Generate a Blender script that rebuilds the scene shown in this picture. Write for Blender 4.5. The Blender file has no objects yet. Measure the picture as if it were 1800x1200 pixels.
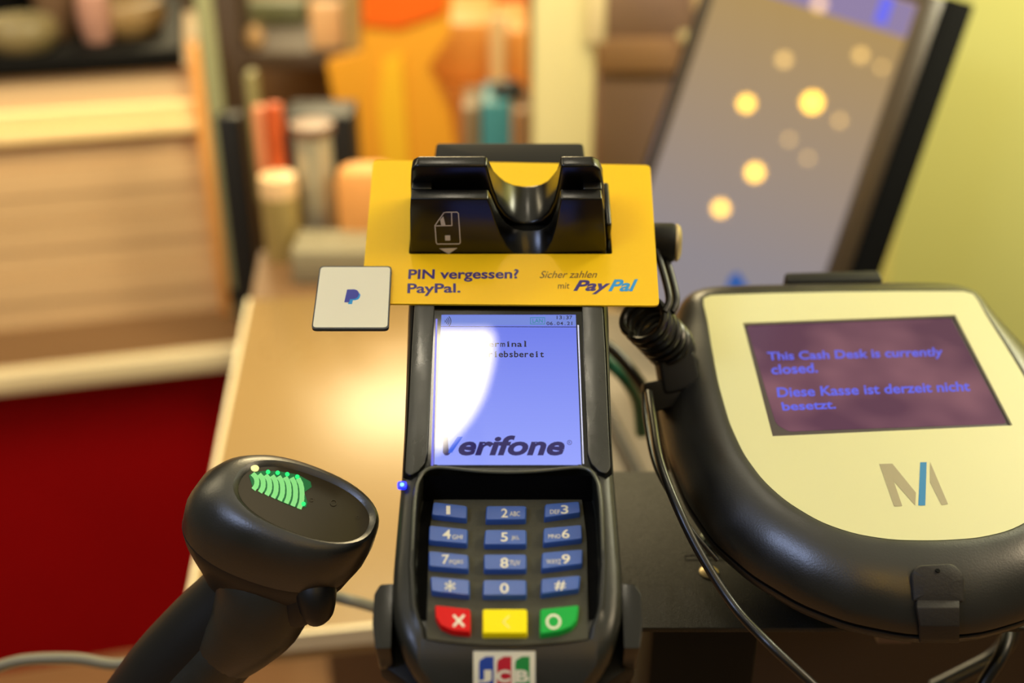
import bpy, bmesh, math, random
from mathutils import Vector, Matrix
random.seed(7)
PI = math.pi
sc = bpy.context.scene
COL = sc.collection

# ------------------------------------------------------------------ camera, light, exposure
F = 2100.0                                   # focal length in pixels of an 1800 px wide frame
PITCH = math.radians(28)
CAM = Vector((0, 0, 1.5))
cR = Vector((1, 0, 0)); cU = Vector((0, math.sin(PITCH), math.cos(PITCH))); cD = Vector((0, math.cos(PITCH), -math.sin(PITCH)))
cam = bpy.data.cameras.new('camera'); cam_ob = bpy.data.objects.new('camera', cam); COL.objects.link(cam_ob)
cam_ob.location = CAM; cam_ob.rotation_euler = (PI/2 - PITCH, 0, 0)
cam.sensor_width = 36; cam.lens = F/1800*36; cam.clip_start = 0.01
cam.dof.use_dof = True; cam.dof.focus_distance = 0.462; cam.dof.aperture_fstop = 4.6
sc.camera = cam_ob
sc.view_settings.view_transform = 'Standard'; sc.view_settings.look = 'None'
sc.view_settings.exposure = 0.0; sc.view_settings.gamma = 1.0; sc.view_settings.use_curve_mapping = False

world = bpy.data.worlds.new('world'); sc.world = world; world.use_nodes = True
wt = world.node_tree; bg = wt.nodes['Background']; bg.inputs[0].default_value = (1.0, 0.90, 0.62, 1)
# the bright ceiling of the shop above, dimmer aisles around
wc = wt.nodes.new('ShaderNodeTexCoord'); wx = wt.nodes.new('ShaderNodeSeparateXYZ'); wm = wt.nodes.new('ShaderNodeMapRange')
wm.inputs['From Min'].default_value = 0.45; wm.inputs['From Max'].default_value = 0.98; wm.inputs['To Min'].default_value = 0.12; wm.inputs['To Max'].default_value = 0.80
wt.links.new(wc.outputs['Generated'], wx.inputs[0]); wt.links.new(wx.outputs[2], wm.inputs[0]); wt.links.new(wm.outputs[0], bg.inputs[1])

def area(name, loc, target, sx, sy, power, color):
    l = bpy.data.lights.new(name, 'AREA'); l.shape = 'RECTANGLE'; l.size = sx; l.size_y = sy; l.energy = power; l.color = color
    o = bpy.data.objects.new(name, l); COL.objects.link(o); o.location = loc
    o.rotation_euler = (Vector(target)-Vector(loc)).to_track_quat('-Z', 'Y').to_euler(); return o
area('warm_shop_light', (-0.5, 4.2, 2.75), (-0.2, 1.2, 0.8), 1.3, 0.5, 70, (1.0, 0.80, 0.44))
area('left_fill_light', (-0.95, 0.95, 1.85), (-0.85, 1.65, 0.75), 0.9, 0.3, 12, (1.0, 0.84, 0.52))  # unseen lamp added to lift the plank display
area('right_fill_light', (0.85, 0.95, 1.85), (0.62, 1.27, 1.15), 0.4, 0.3, 12, (1.0, 0.96, 0.66))  # unseen lamp added to brighten the green wall
area('back_fill_light', (-0.05, 1.25, 1.95), (-0.05, 2.2, 0.95), 0.9, 0.2, 13, (1.0, 0.84, 0.52))  # unseen lamp added to brighten the orange stand and the goods behind
area('rear_fill_light', (-0.95, -0.5, 2.5), (0.0, 0.5, 1.2), 0.45, 0.45, 10, (0.50, 0.62, 1.0))  # unseen cool lamp added for bluish highlights on the scanner
area('side_fill_light', (1.5, 0.3, 2.3), (0.2, 0.5, 1.2), 0.5, 0.5, 11, (1.0, 0.80, 0.52))  # unseen warm lamp added for a highlight on the customer display

# ------------------------------------------------------------------ helpers
def ray(px, py): return cD + cR*((px-900)/F) + cU*((600-py)/F)
def on_plane(px, py, o, n):
    r = ray(px, py); return CAM + r*((Vector(o)-CAM).dot(n)/r.dot(n))
def at_depth(px, py, d): return CAM + ray(px, py)*d
def at_z(px, py, z): return on_plane(px, py, (0, 0, z), Vector((0, 0, 1)))
def at_y(px, py, y): return on_plane(px, py, (0, y, 0), Vector((0, 1, 0)))

class Frame:                                  # a local frame in millimetres
    def __init__(s, O, h, v):
        s.O = Vector(O); s.h = Vector(h).normalized(); s.v = Vector(v); s.v = (s.v - s.h*s.v.dot(s.h)).normalized(); s.n = s.h.cross(s.v)
    def P(s, u, v, n=0): return s.O + (s.h*u + s.v*v + s.n*n)*0.001
    def at(s, px, py, n=0): return on_plane(px, py, s.O + s.n*n*0.001, s.n)
    def uv(s, px, py, n=0):
        w = s.at(px, py, n) - s.O; return (w.dot(s.h)*1000, w.dot(s.v)*1000)
    def mat(s, off=(0, 0, 0)):
        m = Matrix((s.h, s.v, s.n)).transposed().to_4x4(); m.translation = s.P(*off); return m
def tilted(O, yaw, tilt):
    y, t = math.radians(yaw), math.radians(tilt)
    h = Vector((math.cos(y), math.sin(y), 0)); f = Vector((-math.sin(y), math.cos(y), 0))
    return Frame(O, h, f*math.cos(t) + Vector((0, 0, 1))*math.sin(t))
WORLD = Frame((0, 0, 0), (1, 0, 0), (0, 1, 0))

def lin(c):
    return tuple(((x/255)/12.92 if x/255 <= 0.04045 else ((x/255+0.055)/1.055)**2.4) for x in c)
def mat(name, rgb, rough=0.5, metal=0.0, emit=None, estr=1.0, spec=0.5, coat=0.0, noise=None, bump=None, trans=0.0):
    m = bpy.data.materials.new(name); m.use_nodes = True; nt = m.node_tree; b = nt.nodes['Principled BSDF']
    c = lin(rgb) + (1,)
    b.inputs['Base Color'].default_value = c; b.inputs['Roughness'].default_value = rough; b.inputs['Metallic'].default_value = metal
    b.inputs['Specular IOR Level'].default_value = spec; b.inputs['Coat Weight'].default_value = coat; b.inputs['Coat Roughness'].default_value = 0.05
    b.inputs['Transmission Weight'].default_value = trans
    if emit: b.inputs['Emission Color'].default_value = lin(emit)+(1,); b.inputs['Emission Strength'].default_value = estr
    tc = nt.nodes.new('ShaderNodeTexCoord')
    if noise:                                 # (scale, amount, roughness amount, stretch)
        sca, amt, ramt, st = noise
        mp = nt.nodes.new('ShaderNodeMapping'); mp.inputs['Scale'].default_value = st
        nz = nt.nodes.new('ShaderNodeTexNoise'); nz.inputs['Scale'].default_value = sca; nz.inputs['Detail'].default_value = 6
        nt.links.new(tc.outputs['Object'], mp.inputs[0]); nt.links.new(mp.outputs[0], nz.inputs['Vector'])
        mx = nt.nodes.new('ShaderNodeMix'); mx.data_type = 'RGBA'
        mx.inputs[6].default_value = tuple(x*(1-amt) for x in c[:3])+(1,); mx.inputs[7].default_value = tuple(min(1, x*(1+amt)) for x in c[:3])+(1,)
        nt.links.new(nz.outputs['Fac'], mx.inputs[0]); nt.links.new(mx.outputs[2], b.inputs['Base Color'])
        if ramt:
            mr = nt.nodes.new('ShaderNodeMapRange'); mr.inputs['From Min'].default_value = 0.35; mr.inputs['From Max'].default_value = 0.65
            mr.inputs['To Min'].default_value = max(0.02, rough-ramt); mr.inputs['To Max'].default_value = rough+ramt
            nt.links.new(nz.outputs['Fac'], mr.inputs[0]); nt.links.new(mr.outputs[0], b.inputs['Roughness'])
    if bump:                                  # (scale, strength, distance)
        nb = nt.nodes.new('ShaderNodeTexNoise'); nb.inputs['Scale'].default_value = bump[0]; nb.inputs['Detail'].default_value = 3
        nt.links.new(tc.outputs['Object'], nb.inputs['Vector'])
        bp = nt.nodes.new('ShaderNodeBump'); bp.inputs['Strength'].default_value = bump[1]; bp.inputs['Distance'].default_value = bump[2]
        nt.links.new(nb.outputs['Fac'], bp.inputs['Height']); nt.links.new(bp.outputs[0], b.inputs['Normal'])
    return m

class MB:
    def __init__(s): s.v = []; s.f = []; s.m = []
    def add(s, pts, faces, mi=0):
        o = len(s.v); s.v += [Vector(p) for p in pts]
        for f in faces: s.f.append([o+i for i in f]); s.m.append(mi)
        return s
    def loft(s, loops, cap0=True, cap1=True, closed=True, mi=0):
        n = len(loops[0]); pts = [p for l in loops for p in l]; fs = []
        for i in range(len(loops)-1):
            for j in range(n if closed else n-1):
                k = (j+1) % n; fs.append([i*n+j, i*n+k, (i+1)*n+k, (i+1)*n+j])
        if cap0: fs.append(list(range(n))[::-1])
        if cap1: fs.append([(len(loops)-1)*n+j for j in range(n)])
        return s.add(pts, fs, mi)
    def prism(s, fr, poly, n0, n1, mi=0, taper=0.0):     # polygon (u, v) extruded along n
        a = [fr.P(u, v, n0) for u, v in poly]
        if taper:
            cu = sum(p[0] for p in poly)/len(poly); cv = sum(p[1] for p in poly)/len(poly)
            poly = [(cu+(u-cu)*(1-taper), cv+(v-cv)*(1-taper)) for u, v in poly]
        return s.loft([a, [fr.P(u, v, n1) for u, v in poly]], mi=mi)
    def box(s, fr, u0, u1, v0, v1, n0, n1, mi=0): return s.prism(fr, [(u0, v0), (u1, v0), (u1, v1), (u0, v1)], n0, n1, mi)
    def tube(s, path, r, seg=10, mi=0, cap=True, sub=6, closed=False):
        P = [Vector(p) for p in path]; pts = []
        R = r if isinstance(r, (list, tuple)) else [r]*len(P); rad = []
        for i in range(len(P)-1):
            p0 = P[max(i-1, 0)]; p1 = P[i]; p2 = P[i+1]; p3 = P[min(i+2, len(P)-1)]
            for k in range(sub):
                t = k/sub
                pts.append(0.5*((2*p1)+(p2-p0)*t+(2*p0-5*p1+4*p2-p3)*t*t+(3*p1-p0-3*p2+p3)*t**3)); rad.append(R[i]*(1-t)+R[i+1]*t)
        pts.append(P[-1]); rad.append(R[-1])
        loops = []; up = None
        for i, p in enumerate(pts):
            t = (pts[min(i+1, len(pts)-1)]-pts[max(i-1, 0)]).normalized()
            if up is None: up = t.orthogonal().normalized()
            up = (up - t*up.dot(t)).normalized(); w = t.cross(up)
            loops.append([p+(up*math.cos(2*PI*a/seg)+w*math.sin(2*PI*a/seg))*rad[i] for a in range(seg)])
        return s.loft(loops, cap, cap, mi=mi)
    def lathe(s, o, ax, prof, seg=32, mi=0):              # prof: (radius, distance along axis)
        o = Vector(o); ax = Vector(ax).normalized(); a = ax.orthogonal().normalized(); b = ax.cross(a)
        return s.loft([[o+ax*h+(a*math.cos(2*PI*k/seg)+b*math.sin(2*PI*k/seg))*r for k in range(seg)] for r, h in prof], mi=mi)
    def build(s, name, mats, parent=None, bevel=0, seg=2, angle=30, smooth=True):
        me = bpy.data.meshes.new(name)
        inv = parent.matrix_world.inverted() if parent else Matrix.Identity(4)
        if not parent:
            c = Vector((sum(v.x for v in s.v)/len(s.v), sum(v.y for v in s.v)/len(s.v), min(v.z for v in s.v))); inv = Matrix.Translation(-c)
        me.from_pydata([inv @ v for v in s.v], [], s.f)
        for m in (mats if isinstance(mats, (list, tuple)) else [mats]): me.materials.append(m)
        for p, mi in zip(me.polygons, s.m): p.material_index = mi
        bm = bmesh.new(); bm.from_mesh(me)
        closedf = [f for f in bm.faces]
        bmesh.ops.recalc_face_normals(bm, faces=closedf)
        if bevel:
            ed = [e for e in bm.edges if len(e.link_faces) == 2 and e.calc_face_angle(0) > math.radians(angle)]
            bmesh.ops.bevel(bm, geom=ed, offset=bevel, segments=seg, affect='EDGES', profile=0.5, clamp_overlap=True)
        bm.to_mesh(me); bm.free()
        if smooth:
            me.shade_smooth(); me.set_sharp_from_angle(angle=math.radians(38))
        o = bpy.data.objects.new(name, me); COL.objects.link(o)
        if parent: o.parent = parent
        else: o.matrix_world = Matrix.Translation(c)
        return o
def tag(o, label=None, cat=None, group=None, kind=None):
    if label: o['label'] = label
    if cat: o['category'] = cat
    if group: o['group'] = group
    if kind: o['kind'] = kind
    return o
def thing(name, label, cat, m, group=None):
    o = bpy.data.objects.new(name, None); o.empty_display_size = 0.05; COL.objects.link(o); o.matrix_world = m
    o.matrix_basis = m; bpy.context.view_layer.update(); return tag(o, label, cat, group)
def struct(o): o['kind'] = 'structure'; return o

_tc = {}
def text_geo(s, bold=0.0, mono=0.0, shear=0.0):
    key = (s, bold, mono, shear)
    if key in _tc: return _tc[key]
    def one(t):
        c = bpy.data.curves.new('t', 'FONT'); c.body = t; c.offset = bold; c.resolution_u = 4; c.shear = shear
        o = bpy.data.objects.new('t', c); COL.objects.link(o)
        dg = bpy.context.evaluated_depsgraph_get(); me = bpy.data.meshes.new_from_object(o.evaluated_get(dg))
        V = [(v.co.x, v.co.y) for v in me.vertices]; Fs = [list(p.vertices) for p in me.polygons]
        bpy.data.objects.remove(o); bpy.data.curves.remove(c); bpy.data.meshes.remove(me); return V, Fs
    if mono:
        V, Fs = [], []
        for i, ch in enumerate(s):
            if ch == ' ': continue
            v, f = one(ch); xs = [p[0] for p in v]; c = (min(xs)+max(xs))/2; w = max(xs)-min(xs)
            k = min(1.25, mono*0.86/w) if ch not in '.:' else 1.3
            if ch in 'il' : k = 1.4
            b = len(V); V += [((p[0]-c)*k + i*mono, p[1]) for p in v]; Fs += [[b+q for q in g] for g in f]
            if ch in 'il' and mono:          # slab feet of a typewriter face
                for (xa, xb, ya, yb) in ((-.12, .14, 0, .07), (-.13, 0, (.47 if ch == 'i' else .68), (.54 if ch == 'i' else .75))):
                    b = len(V); V += [(i*mono+xa, ya), (i*mono+xb, ya), (i*mono+xb, yb), (i*mono+xa, yb)]; Fs.append([b, b+1, b+2, b+3])
    else: V, Fs = one(s)
    xs = [p[0] for p in V]; ys = [p[1] for p in V]; x0, x1, y0, y1 = min(xs), max(xs), min(ys), max(ys)
    V = [((x-x0)/(x1-x0), (y-y0)/(y1-y0)) for x, y in V]
    _tc[key] = (V, Fs); return V, Fs
def text(mb, s, quad, fn, mi=1, **kw):        # quad: TL TR BR BL pixels of the photograph, fn maps a pixel onto the surface
    V, Fs = text_geo(s, **kw); TL, TR, BR, BL = quad; out = []
    for x, y in V:
        px = (TL[0]*(1-x)+TR[0]*x)*y + (BL[0]*(1-x)+BR[0]*x)*(1-y)
        py = (TL[1]*(1-x)+TR[1]*x)*y + (BL[1]*(1-x)+BR[1]*x)*(1-y)
        out.append(fn(px, py))
    mb.add(out, Fs, mi)
def rect(x0, y0, x1, y1): return ((x0, y0), (x1, y0), (x1, y1), (x0, y1))
def stroke(mb, pts, w, fn, mi=1, closed=False):
    P = list(pts) + ([pts[0], pts[1]] if closed else [])
    for a, b in zip(P, P[1:]):
        dx, dy = b[0]-a[0], b[1]-a[1]; l = math.hypot(dx, dy) or 1; nx, ny = -dy/l*w/2, dx/l*w/2; ex, ey = dx/l*w*.3, dy/l*w*.3
        mb.add([fn(a[0]+nx-ex, a[1]+ny-ey), fn(b[0]+nx+ex, b[1]+ny+ey), fn(b[0]-nx+ex, b[1]-ny+ey), fn(a[0]-nx-ex, a[1]-ny-ey)], [[0, 1, 2, 3]], mi)
def poly(mb, pts, fn, mi=1): mb.add([fn(*p) for p in pts], [list(range(len(pts)))], mi)
def ring(mb, cx, cy, r0, r1, fn, mi=1, n=28, a0=0, a1=2*PI):
    A = [a0+(a1-a0)*k/n for k in range(n+1)]
    pts = [fn(cx+r0*math.cos(a), cy+r0*math.sin(a)) for a in A]+[fn(cx+r1*math.cos(a), cy+r1*math.sin(a)) for a in A]
    mb.add(pts, [[k, k+1, n+2+k, n+1+k] for k in range(n)], mi)
def rounded(pts, r, k=5):                     # round the corners of a polygon
    out = []; n = len(pts)
    for i in range(n):
        p = Vector(pts[i]).to_2d(); a = Vector(pts[i-1]).to_2d(); b = Vector(pts[(i+1) % n]).to_2d()
        rr = r[i] if isinstance(r, (list, tuple)) else r
        d1 = (a-p); d2 = (b-p); rr = min(rr, d1.length*.45, d2.length*.45); q1 = p+d1.normalized()*rr; q2 = p+d2.normalized()*rr
        for j in range(k+1):
            t = j/k; w = (1-t)**2*q1+2*t*(1-t)*p+t*t*q2; out.append((w.x, w.y))
    return out
def interp(tab, x):
    tab = sorted(tab)
    if x <= tab[0][0]: return tab[0][1]
    for (a, b), (c, d) in zip(tab, tab[1:]):
        if x <= c:
            t = (x-a)/(c-a); return b+(d-b)*t
    return tab[-1][1]

# ------------------------------------------------------------------ materials
M = {}
M['black_plastic'] = mat('black_plastic', (20, 20, 18), 0.42, spec=0.5, noise=(60, .25, .08, (1, 1, 1)), bump=(1400, .12, .0003))
M['black_gloss'] = mat('black_gloss', (6, 5, 4), 0.27, spec=0.5, bump=(1600, .06, .0002))
M['screen_black'] = mat('screen_black', (6, 6, 8), 0.06)
M['worn_gloss'] = mat('worn_gloss', (18, 19, 15), 0.33, spec=.9, noise=(90, .4, .12, (1, .35, 1)), bump=(700, .10, .0003))
M['black_matte'] = mat('black_matte', (13, 12, 11), 0.6, spec=.3, noise=(40, .2, 0, (1, 1, 1)))
M['shell'] = mat('shell', (27, 28, 23), 0.38, spec=0.6, noise=(50, .2, .06, (1, 1, 1)), bump=(1500, .15, .0003))
M['rubber_pad'] = mat('rubber_pad', (66, 64, 48), 0.75, noise=(900, .25, 0, (1, 1, 1)), bump=(1800, .3, .0003))
M['pocket'] = mat('pocket', (5, 5, 5), 0.7, spec=.08)
M['key_blue'] = mat('key_blue', (54, 92, 172), 0.26, spec=0.7)
M['key_red'] = mat('key_red', (214, 12, 14), 0.5, spec=.25)
M['key_yellow'] = mat('key_yellow', (255, 236, 0), 0.5, spec=.25)
M['key_green'] = mat('key_green', (22, 172, 66), 0.5, spec=.25)
M['legend'] = mat('legend', (235, 230, 205), 0.5)
M['led_blue'] = mat('led_blue', (20, 20, 120), 0.2, emit=(22, 40, 255), estr=2)
M['yellow_card'] = mat('yellow_card', (255, 204, 16), 0.45, spec=0.35)
M['ink_purple'] = mat('ink_purple', (84, 58, 110), 0.5)
M['ink_navy'] = mat('ink_navy', (62, 46, 118), 0.5)
M['ink_cyan'] = mat('ink_cyan', (30, 150, 215), 0.5)
M['ink_brown'] = mat('ink_brown', (96, 62, 50), 0.5)
M['tag_white'] = mat('tag_white', (232, 228, 200), 0.45)
M['tag_edge'] = mat('tag_edge', (58, 60, 62), 0.4)
M['icon_grey'] = mat('icon_grey', (205, 196, 182), 0.6)
M['cream'] = mat('cream', (214, 212, 162), 0.42, spec=0.4, noise=(14, .03, 0, (1, 1, 1)))
M['logo_grey'] = mat('logo_grey', (160, 150, 118), 0.45)
M['logo_blue'] = mat('logo_blue', (0, 122, 178), 0.45)
M['device_black'] = mat('device_black', (21, 20, 16), 0.35, spec=0.9, noise=(30, .22, .06, (1, 1, 1)), bump=(1200, .12, .0004))
M['leather'] = mat('leather', (30, 26, 21), 0.6, noise=(120, .3, 0, (1, 1, 1)), bump=(900, .3, .0004))
M['steel_plate'] = mat('steel_plate', (21, 20, 15), 0.5, spec=0.5, noise=(1100, .5, .1, (1, 1, 1)), bump=(1900, .6, .0004))
M['zinc'] = mat('zinc', (175, 185, 170), 0.3, metal=.8)
M['brass'] = mat('brass', (196, 176, 132), 0.42, metal=.6)
M['cable_black'] = mat('cable_black', (12, 11, 10), 0.32, spec=.6)
M['cable_grey'] = mat('cable_grey', (128, 122, 98), 0.45)
M['cable_green'] = mat('cable_green', (16, 92, 62), 0.4)
M['scanner_rubber'] = mat('scanner_rubber', (25, 26, 23), 0.36, spec=.9, noise=(60, .25, .06, (1, 1, 1)), bump=(1200, .15, .0004))
M['scanner_dark'] = mat('scanner_dark', (13, 13, 14), 0.42)
M['scanner_glass'] = mat('scanner_glass', (58, 50, 34), 0.14, spec=.8)
M['scan_glow'] = mat('scan_glow', (60, 150, 90), 0.3, emit=(150, 218, 130), estr=.75)
M['scan_glow_deep'] = mat('scan_glow_deep', (10, 60, 30), 0.3, emit=(20, 120, 60), estr=.6)
M['counter_top'] = mat('counter_top', (158, 127, 78), 0.30, spec=0.5, noise=(3, .14, .03, (1, .25, 1)))
M['counter_back'] = mat('counter_back', (120, 88, 56), 0.5)
M['white_edge'] = mat('white_edge', (232, 214, 172), 0.35)
M['red_panel'] = mat('red_panel', (150, 0, 4), 0.7, spec=.1, noise=(4, .15, 0, (1, 1, 1)))
M['floor'] = mat('floor', (160, 118, 76), 0.5, noise=(3, .2, 0, (1, 4, 1)))
M['lamp_white'] = mat('lamp_white', (255, 255, 255), 0.5, emit=(255, 242, 214), estr=34)
M['bulb'] = mat('bulb', (255, 200, 90), 0.5, emit=(255, 190, 50), estr=130)
M['bulb_dim'] = mat('bulb_dim', (255, 200, 90), 0.5, emit=(255, 205, 110), estr=38)

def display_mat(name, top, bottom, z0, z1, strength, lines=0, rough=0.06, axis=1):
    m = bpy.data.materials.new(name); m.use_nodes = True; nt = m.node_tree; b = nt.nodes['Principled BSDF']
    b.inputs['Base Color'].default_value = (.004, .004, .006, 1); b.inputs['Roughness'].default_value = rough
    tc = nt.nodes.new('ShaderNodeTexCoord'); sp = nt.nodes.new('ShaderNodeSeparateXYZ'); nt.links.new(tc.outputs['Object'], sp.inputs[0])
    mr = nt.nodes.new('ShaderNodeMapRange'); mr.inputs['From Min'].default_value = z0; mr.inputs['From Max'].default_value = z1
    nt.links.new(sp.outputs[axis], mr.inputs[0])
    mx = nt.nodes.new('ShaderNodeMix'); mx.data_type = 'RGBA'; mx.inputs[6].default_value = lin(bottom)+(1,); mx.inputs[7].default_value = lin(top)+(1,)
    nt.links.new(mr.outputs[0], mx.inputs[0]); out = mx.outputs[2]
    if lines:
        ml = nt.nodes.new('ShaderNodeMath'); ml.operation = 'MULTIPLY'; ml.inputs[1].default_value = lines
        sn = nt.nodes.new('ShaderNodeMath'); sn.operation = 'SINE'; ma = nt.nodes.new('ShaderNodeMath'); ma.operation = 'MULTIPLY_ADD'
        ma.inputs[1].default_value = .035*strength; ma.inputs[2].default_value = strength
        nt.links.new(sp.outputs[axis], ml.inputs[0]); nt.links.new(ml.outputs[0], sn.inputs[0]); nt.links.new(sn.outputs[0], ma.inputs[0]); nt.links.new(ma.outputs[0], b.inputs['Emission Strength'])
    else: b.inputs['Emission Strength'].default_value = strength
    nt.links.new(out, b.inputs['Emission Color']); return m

# ------------------------------------------------------------------ the shop: floor and walls
mb = MB(); mb.box(WORLD, -4000, 4000, -3000, 6000, -50, 0); struct(mb.build('floor', M['floor']))
M['wall'] = mat('wall', (120, 100, 78), 0.8)
mb = MB(); mb.box(WORLD, -4000, 4000, 5000, 5100, 0, 3000); struct(mb.build('wall_back', M['wall']))
M['wall_green'] = mat('wall_green', (212, 208, 122), 0.6)
p = at_y(1566, 480, 1.27)
mb = MB(); mb.box(WORLD, p.x*1000, 2600, 1270, 1370, 0, 3000); struct(mb.build('wall_right', M['wall_green']))

# ------------------------------------------------------------------ sales counter
A = at_z(322, 1131, .9); B = at_z(432, 570, .9)
hdir = Vector((math.cos(math.radians(8.5)), math.sin(math.radians(8.5)), 0)); ldir = (B-A).normalized()
def cpt(a, b, z): q = A+hdir*a+ldir*b; return Vector((q.x, q.y, z))
ct = thing('counter', 'pale wood counter with a glossy top and white edge, behind the card terminal', 'counter', Matrix.Translation(cpt(.4, .3, 0)))
FAR = (at_z(440, 527, .9)-A).dot(ldir)
mb = MB(); Q = [(0, 0), (.62, 0), (.62, FAR), (0, FAR)]
mb.loft([[cpt(a, b, .874) for a, b in Q], [cpt(a, b, .9) for a, b in Q]]); mb.build('counter_top', M['counter_top'], ct, bevel=.001)
mb = MB(); Q = [(-.004, -.004), (.62, -.004), (.62, 0), (0, 0), (0, FAR), (-.004, FAR)]
mb.loft([[cpt(a, b, .886) for a, b in Q], [cpt(a, b, .9015) for a, b in Q]]); mb.build('edge_band', M['white_edge'], ct)
BK = (at_z(455, 440, .9)-A).dot(ldir)
mb = MB(); Q = [(0, FAR), (.62, FAR), (.62, BK), (0, BK)]
mb.loft([[cpt(a, b, .874) for a, b in Q], [cpt(a, b, .899) for a, b in Q]]); mb.build('back_ledge', M['counter_back'], ct)
mb = MB(); Q = [(.06, .45), (.60, .45), (.60, BK-.02), (.06, BK-.02)]
mb.loft([[cpt(a, b, 0) for a, b in Q], [cpt(a, b, .874) for a, b in Q]]); mb.build('counter_base', M['counter_back'], ct)

bx0 = at_z(1062, 700, .93); bx1 = at_z(1062, 872, .93); bx2 = at_z(1062, 545, .93)
mb = MB(); mb.box(WORLD, bx1.x*1000, 330, bx1.y*1000, bx2.y*1000, 900.5, 930)
tag(mb.build('cash_drawer', mat('cash_drawer_finish', (104, 92, 74), .5, noise=(6, .15, 0, (1, 1, 1))), bevel=.002), 'flat grey brown cash drawer on the counter behind the terminal and the display', 'cash drawer')
# ------------------------------------------------------------------ left shelving counter with a red front
yw = math.radians(13.5); LH = Vector((math.cos(yw), math.sin(yw), 0)); LN = Vector((-math.sin(yw), math.cos(yw), 0))
L0 = at_z(425, 612, .6)
LF = Frame(L0, LH, LN)                        # u along the front, v away, n up; n=0 is z .6
lu = thing('shop_counter', 'low shop counter at the left with red front and pale edged top', 'counter', LF.mat((-500, 300, -600)))
mb = MB(); mb.box(LF, -1500, 30, 25, 420, -600, -20); mb.build('red_front', M['red_panel'], lu)
mb = MB(); mb.box(LF, -1500, 30, -25, 0, -22, 12); mb.build('edge_band', M['white_edge'], lu, bevel=.003)
mb = MB(); mb.box(LF, -1500, 30, 0, 420, -20, 10); mb.build('counter_top', M['counter_back'], lu)
def lpl(px, py, v): q = on_plane(px, py, LF.P(0, v, 0), LN)-LF.O; return (q.dot(LH)*1000, q.dot(Vector((0, 0, 1)))*1000)
V0 = 130
zt = lpl(200, 122, V0)[1]+30; zs1 = lpl(200, 184, V0)[1]; zs0 = lpl(200, 236, V0)[1]; uR = lpl(378, 300, V0)[0]
M['plank'] = mat('plank', (212, 176, 130), 0.45, noise=(1.6, .38, 0, (.25, .25, 5)))
M['plank_up'] = mat('plank_up', (214, 182, 140), 0.45, noise=(2, .15, 0, (.3, .3, 8)))
M['strip_highlight'] = mat('strip_highlight', (255, 222, 160), 0.3)  # pale colour paints the specular highlight along the ledge
M['tray_black'] = mat('tray_black', (9, 8, 7), .6, spec=.15)
dc = thing('plank_display', 'display unit faced with horizontal pale wood planks, on the red counter', 'display unit', LF.mat((-500, 300, 10)))
mb = MB()
npk = 7
for k in range(npk):
    a = 10+(zs0-10)*k/npk; b = 10+(zs0-10)*(k+1)/npk; mb.box(LF, -1400, uR, V0+(0 if k % 2 else 3), 500, a, b-2)
mb.build('plank_panel', M['plank'], dc)
mb = MB(); mb.box(LF, -1400, uR, V0-20, 500, zs0, zs0+(zs1-zs0)*.45); mb.box(LF, -1400, uR, V0-12, 500, zs0+(zs1-zs0)*.5, zs1); mb.build('highlight_strip', M['strip_highlight'], dc, bevel=.004)
mb = MB(); mb.box(LF, -1400, uR, V0, 500, zs1, zt-30); mb.build('upper_board', M['plank_up'], dc)
u1 = lpl(322, 115, V0-15)[0]
mb = MB(); mb.box(LF, -1400, u1, V0-15, 500, zt-30, zt); mb.build('top_tray', M['tray_black'], dc, bevel=.003)
# things on the tray
def on_tray(px, py, v): u, z = lpl(px, py, v); return LF.P(u, v, zt)
specs = [(40, 82, 165, 0.055, .045, (120, 106, 72), 'wide olive beige bowl on the black tray, at the far left', 'bowl'),
         (103, 45, 230, 0.032, .12, (96, 72, 52), 'tall brown jar on the black tray, beside the olive bowl', 'jar'),
         (170, 52, 190, 0.026, .07, (168, 124, 108), 'small pink round tin on the black tray', 'tin'),
         (232, 52, 230, 0.055, .05, (138, 110, 68), 'wide tan bowl on the black tray, right of the pink tin', 'bowl')]
for px, py, v, r, hh, rgb, lab, kind in specs:
    q = on_tray(px, py, v); m = mat(kind+'_finish', rgb, .4)
    mb = MB(); mb.lathe(q, (0, 0, 1), [(r*.1, 0), (r*.75, 0), (r*.98, hh*.35), (r, hh*.7), (r*.9, hh*.97), (r*.8, hh), (r*.7, hh*.9), (r*.3, hh*.88)])
    tag(mb.build({'bowl': 'bowl', 'jar': 'jar', 'tin': 'tin'}[kind], m), lab, kind)
for (xa, xb, v, hh, lab) in ((-20, 60, 290, .17, 'tall black display case behind the olive bowl, at the far left'), (126, 188, 296, .14, 'black display case behind the pink tin'), (212, 280, 305, .12, 'low black display case behind the tan bowl')):
    a = lpl(xa, 60, v)[0]; b = lpl(xb, 60, v)[0]
    t = thing('display_case', lab, 'display case', LF.mat(((a+b)/2, v+60, zt)), 'black display cases on the plank unit')
    mb = MB(); mb.box(LF, a, b, v, v+120, zt, zt+hh*1000); mb.build('case_body', M['tray_black'], t, bevel=.02, seg=3)
    mb = MB(); mb.box(LF, a+15, b-15, v-3, v+2, zt+25, zt+hh*1000-25); mb.build('case_window', M['black_gloss'], t)
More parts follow.
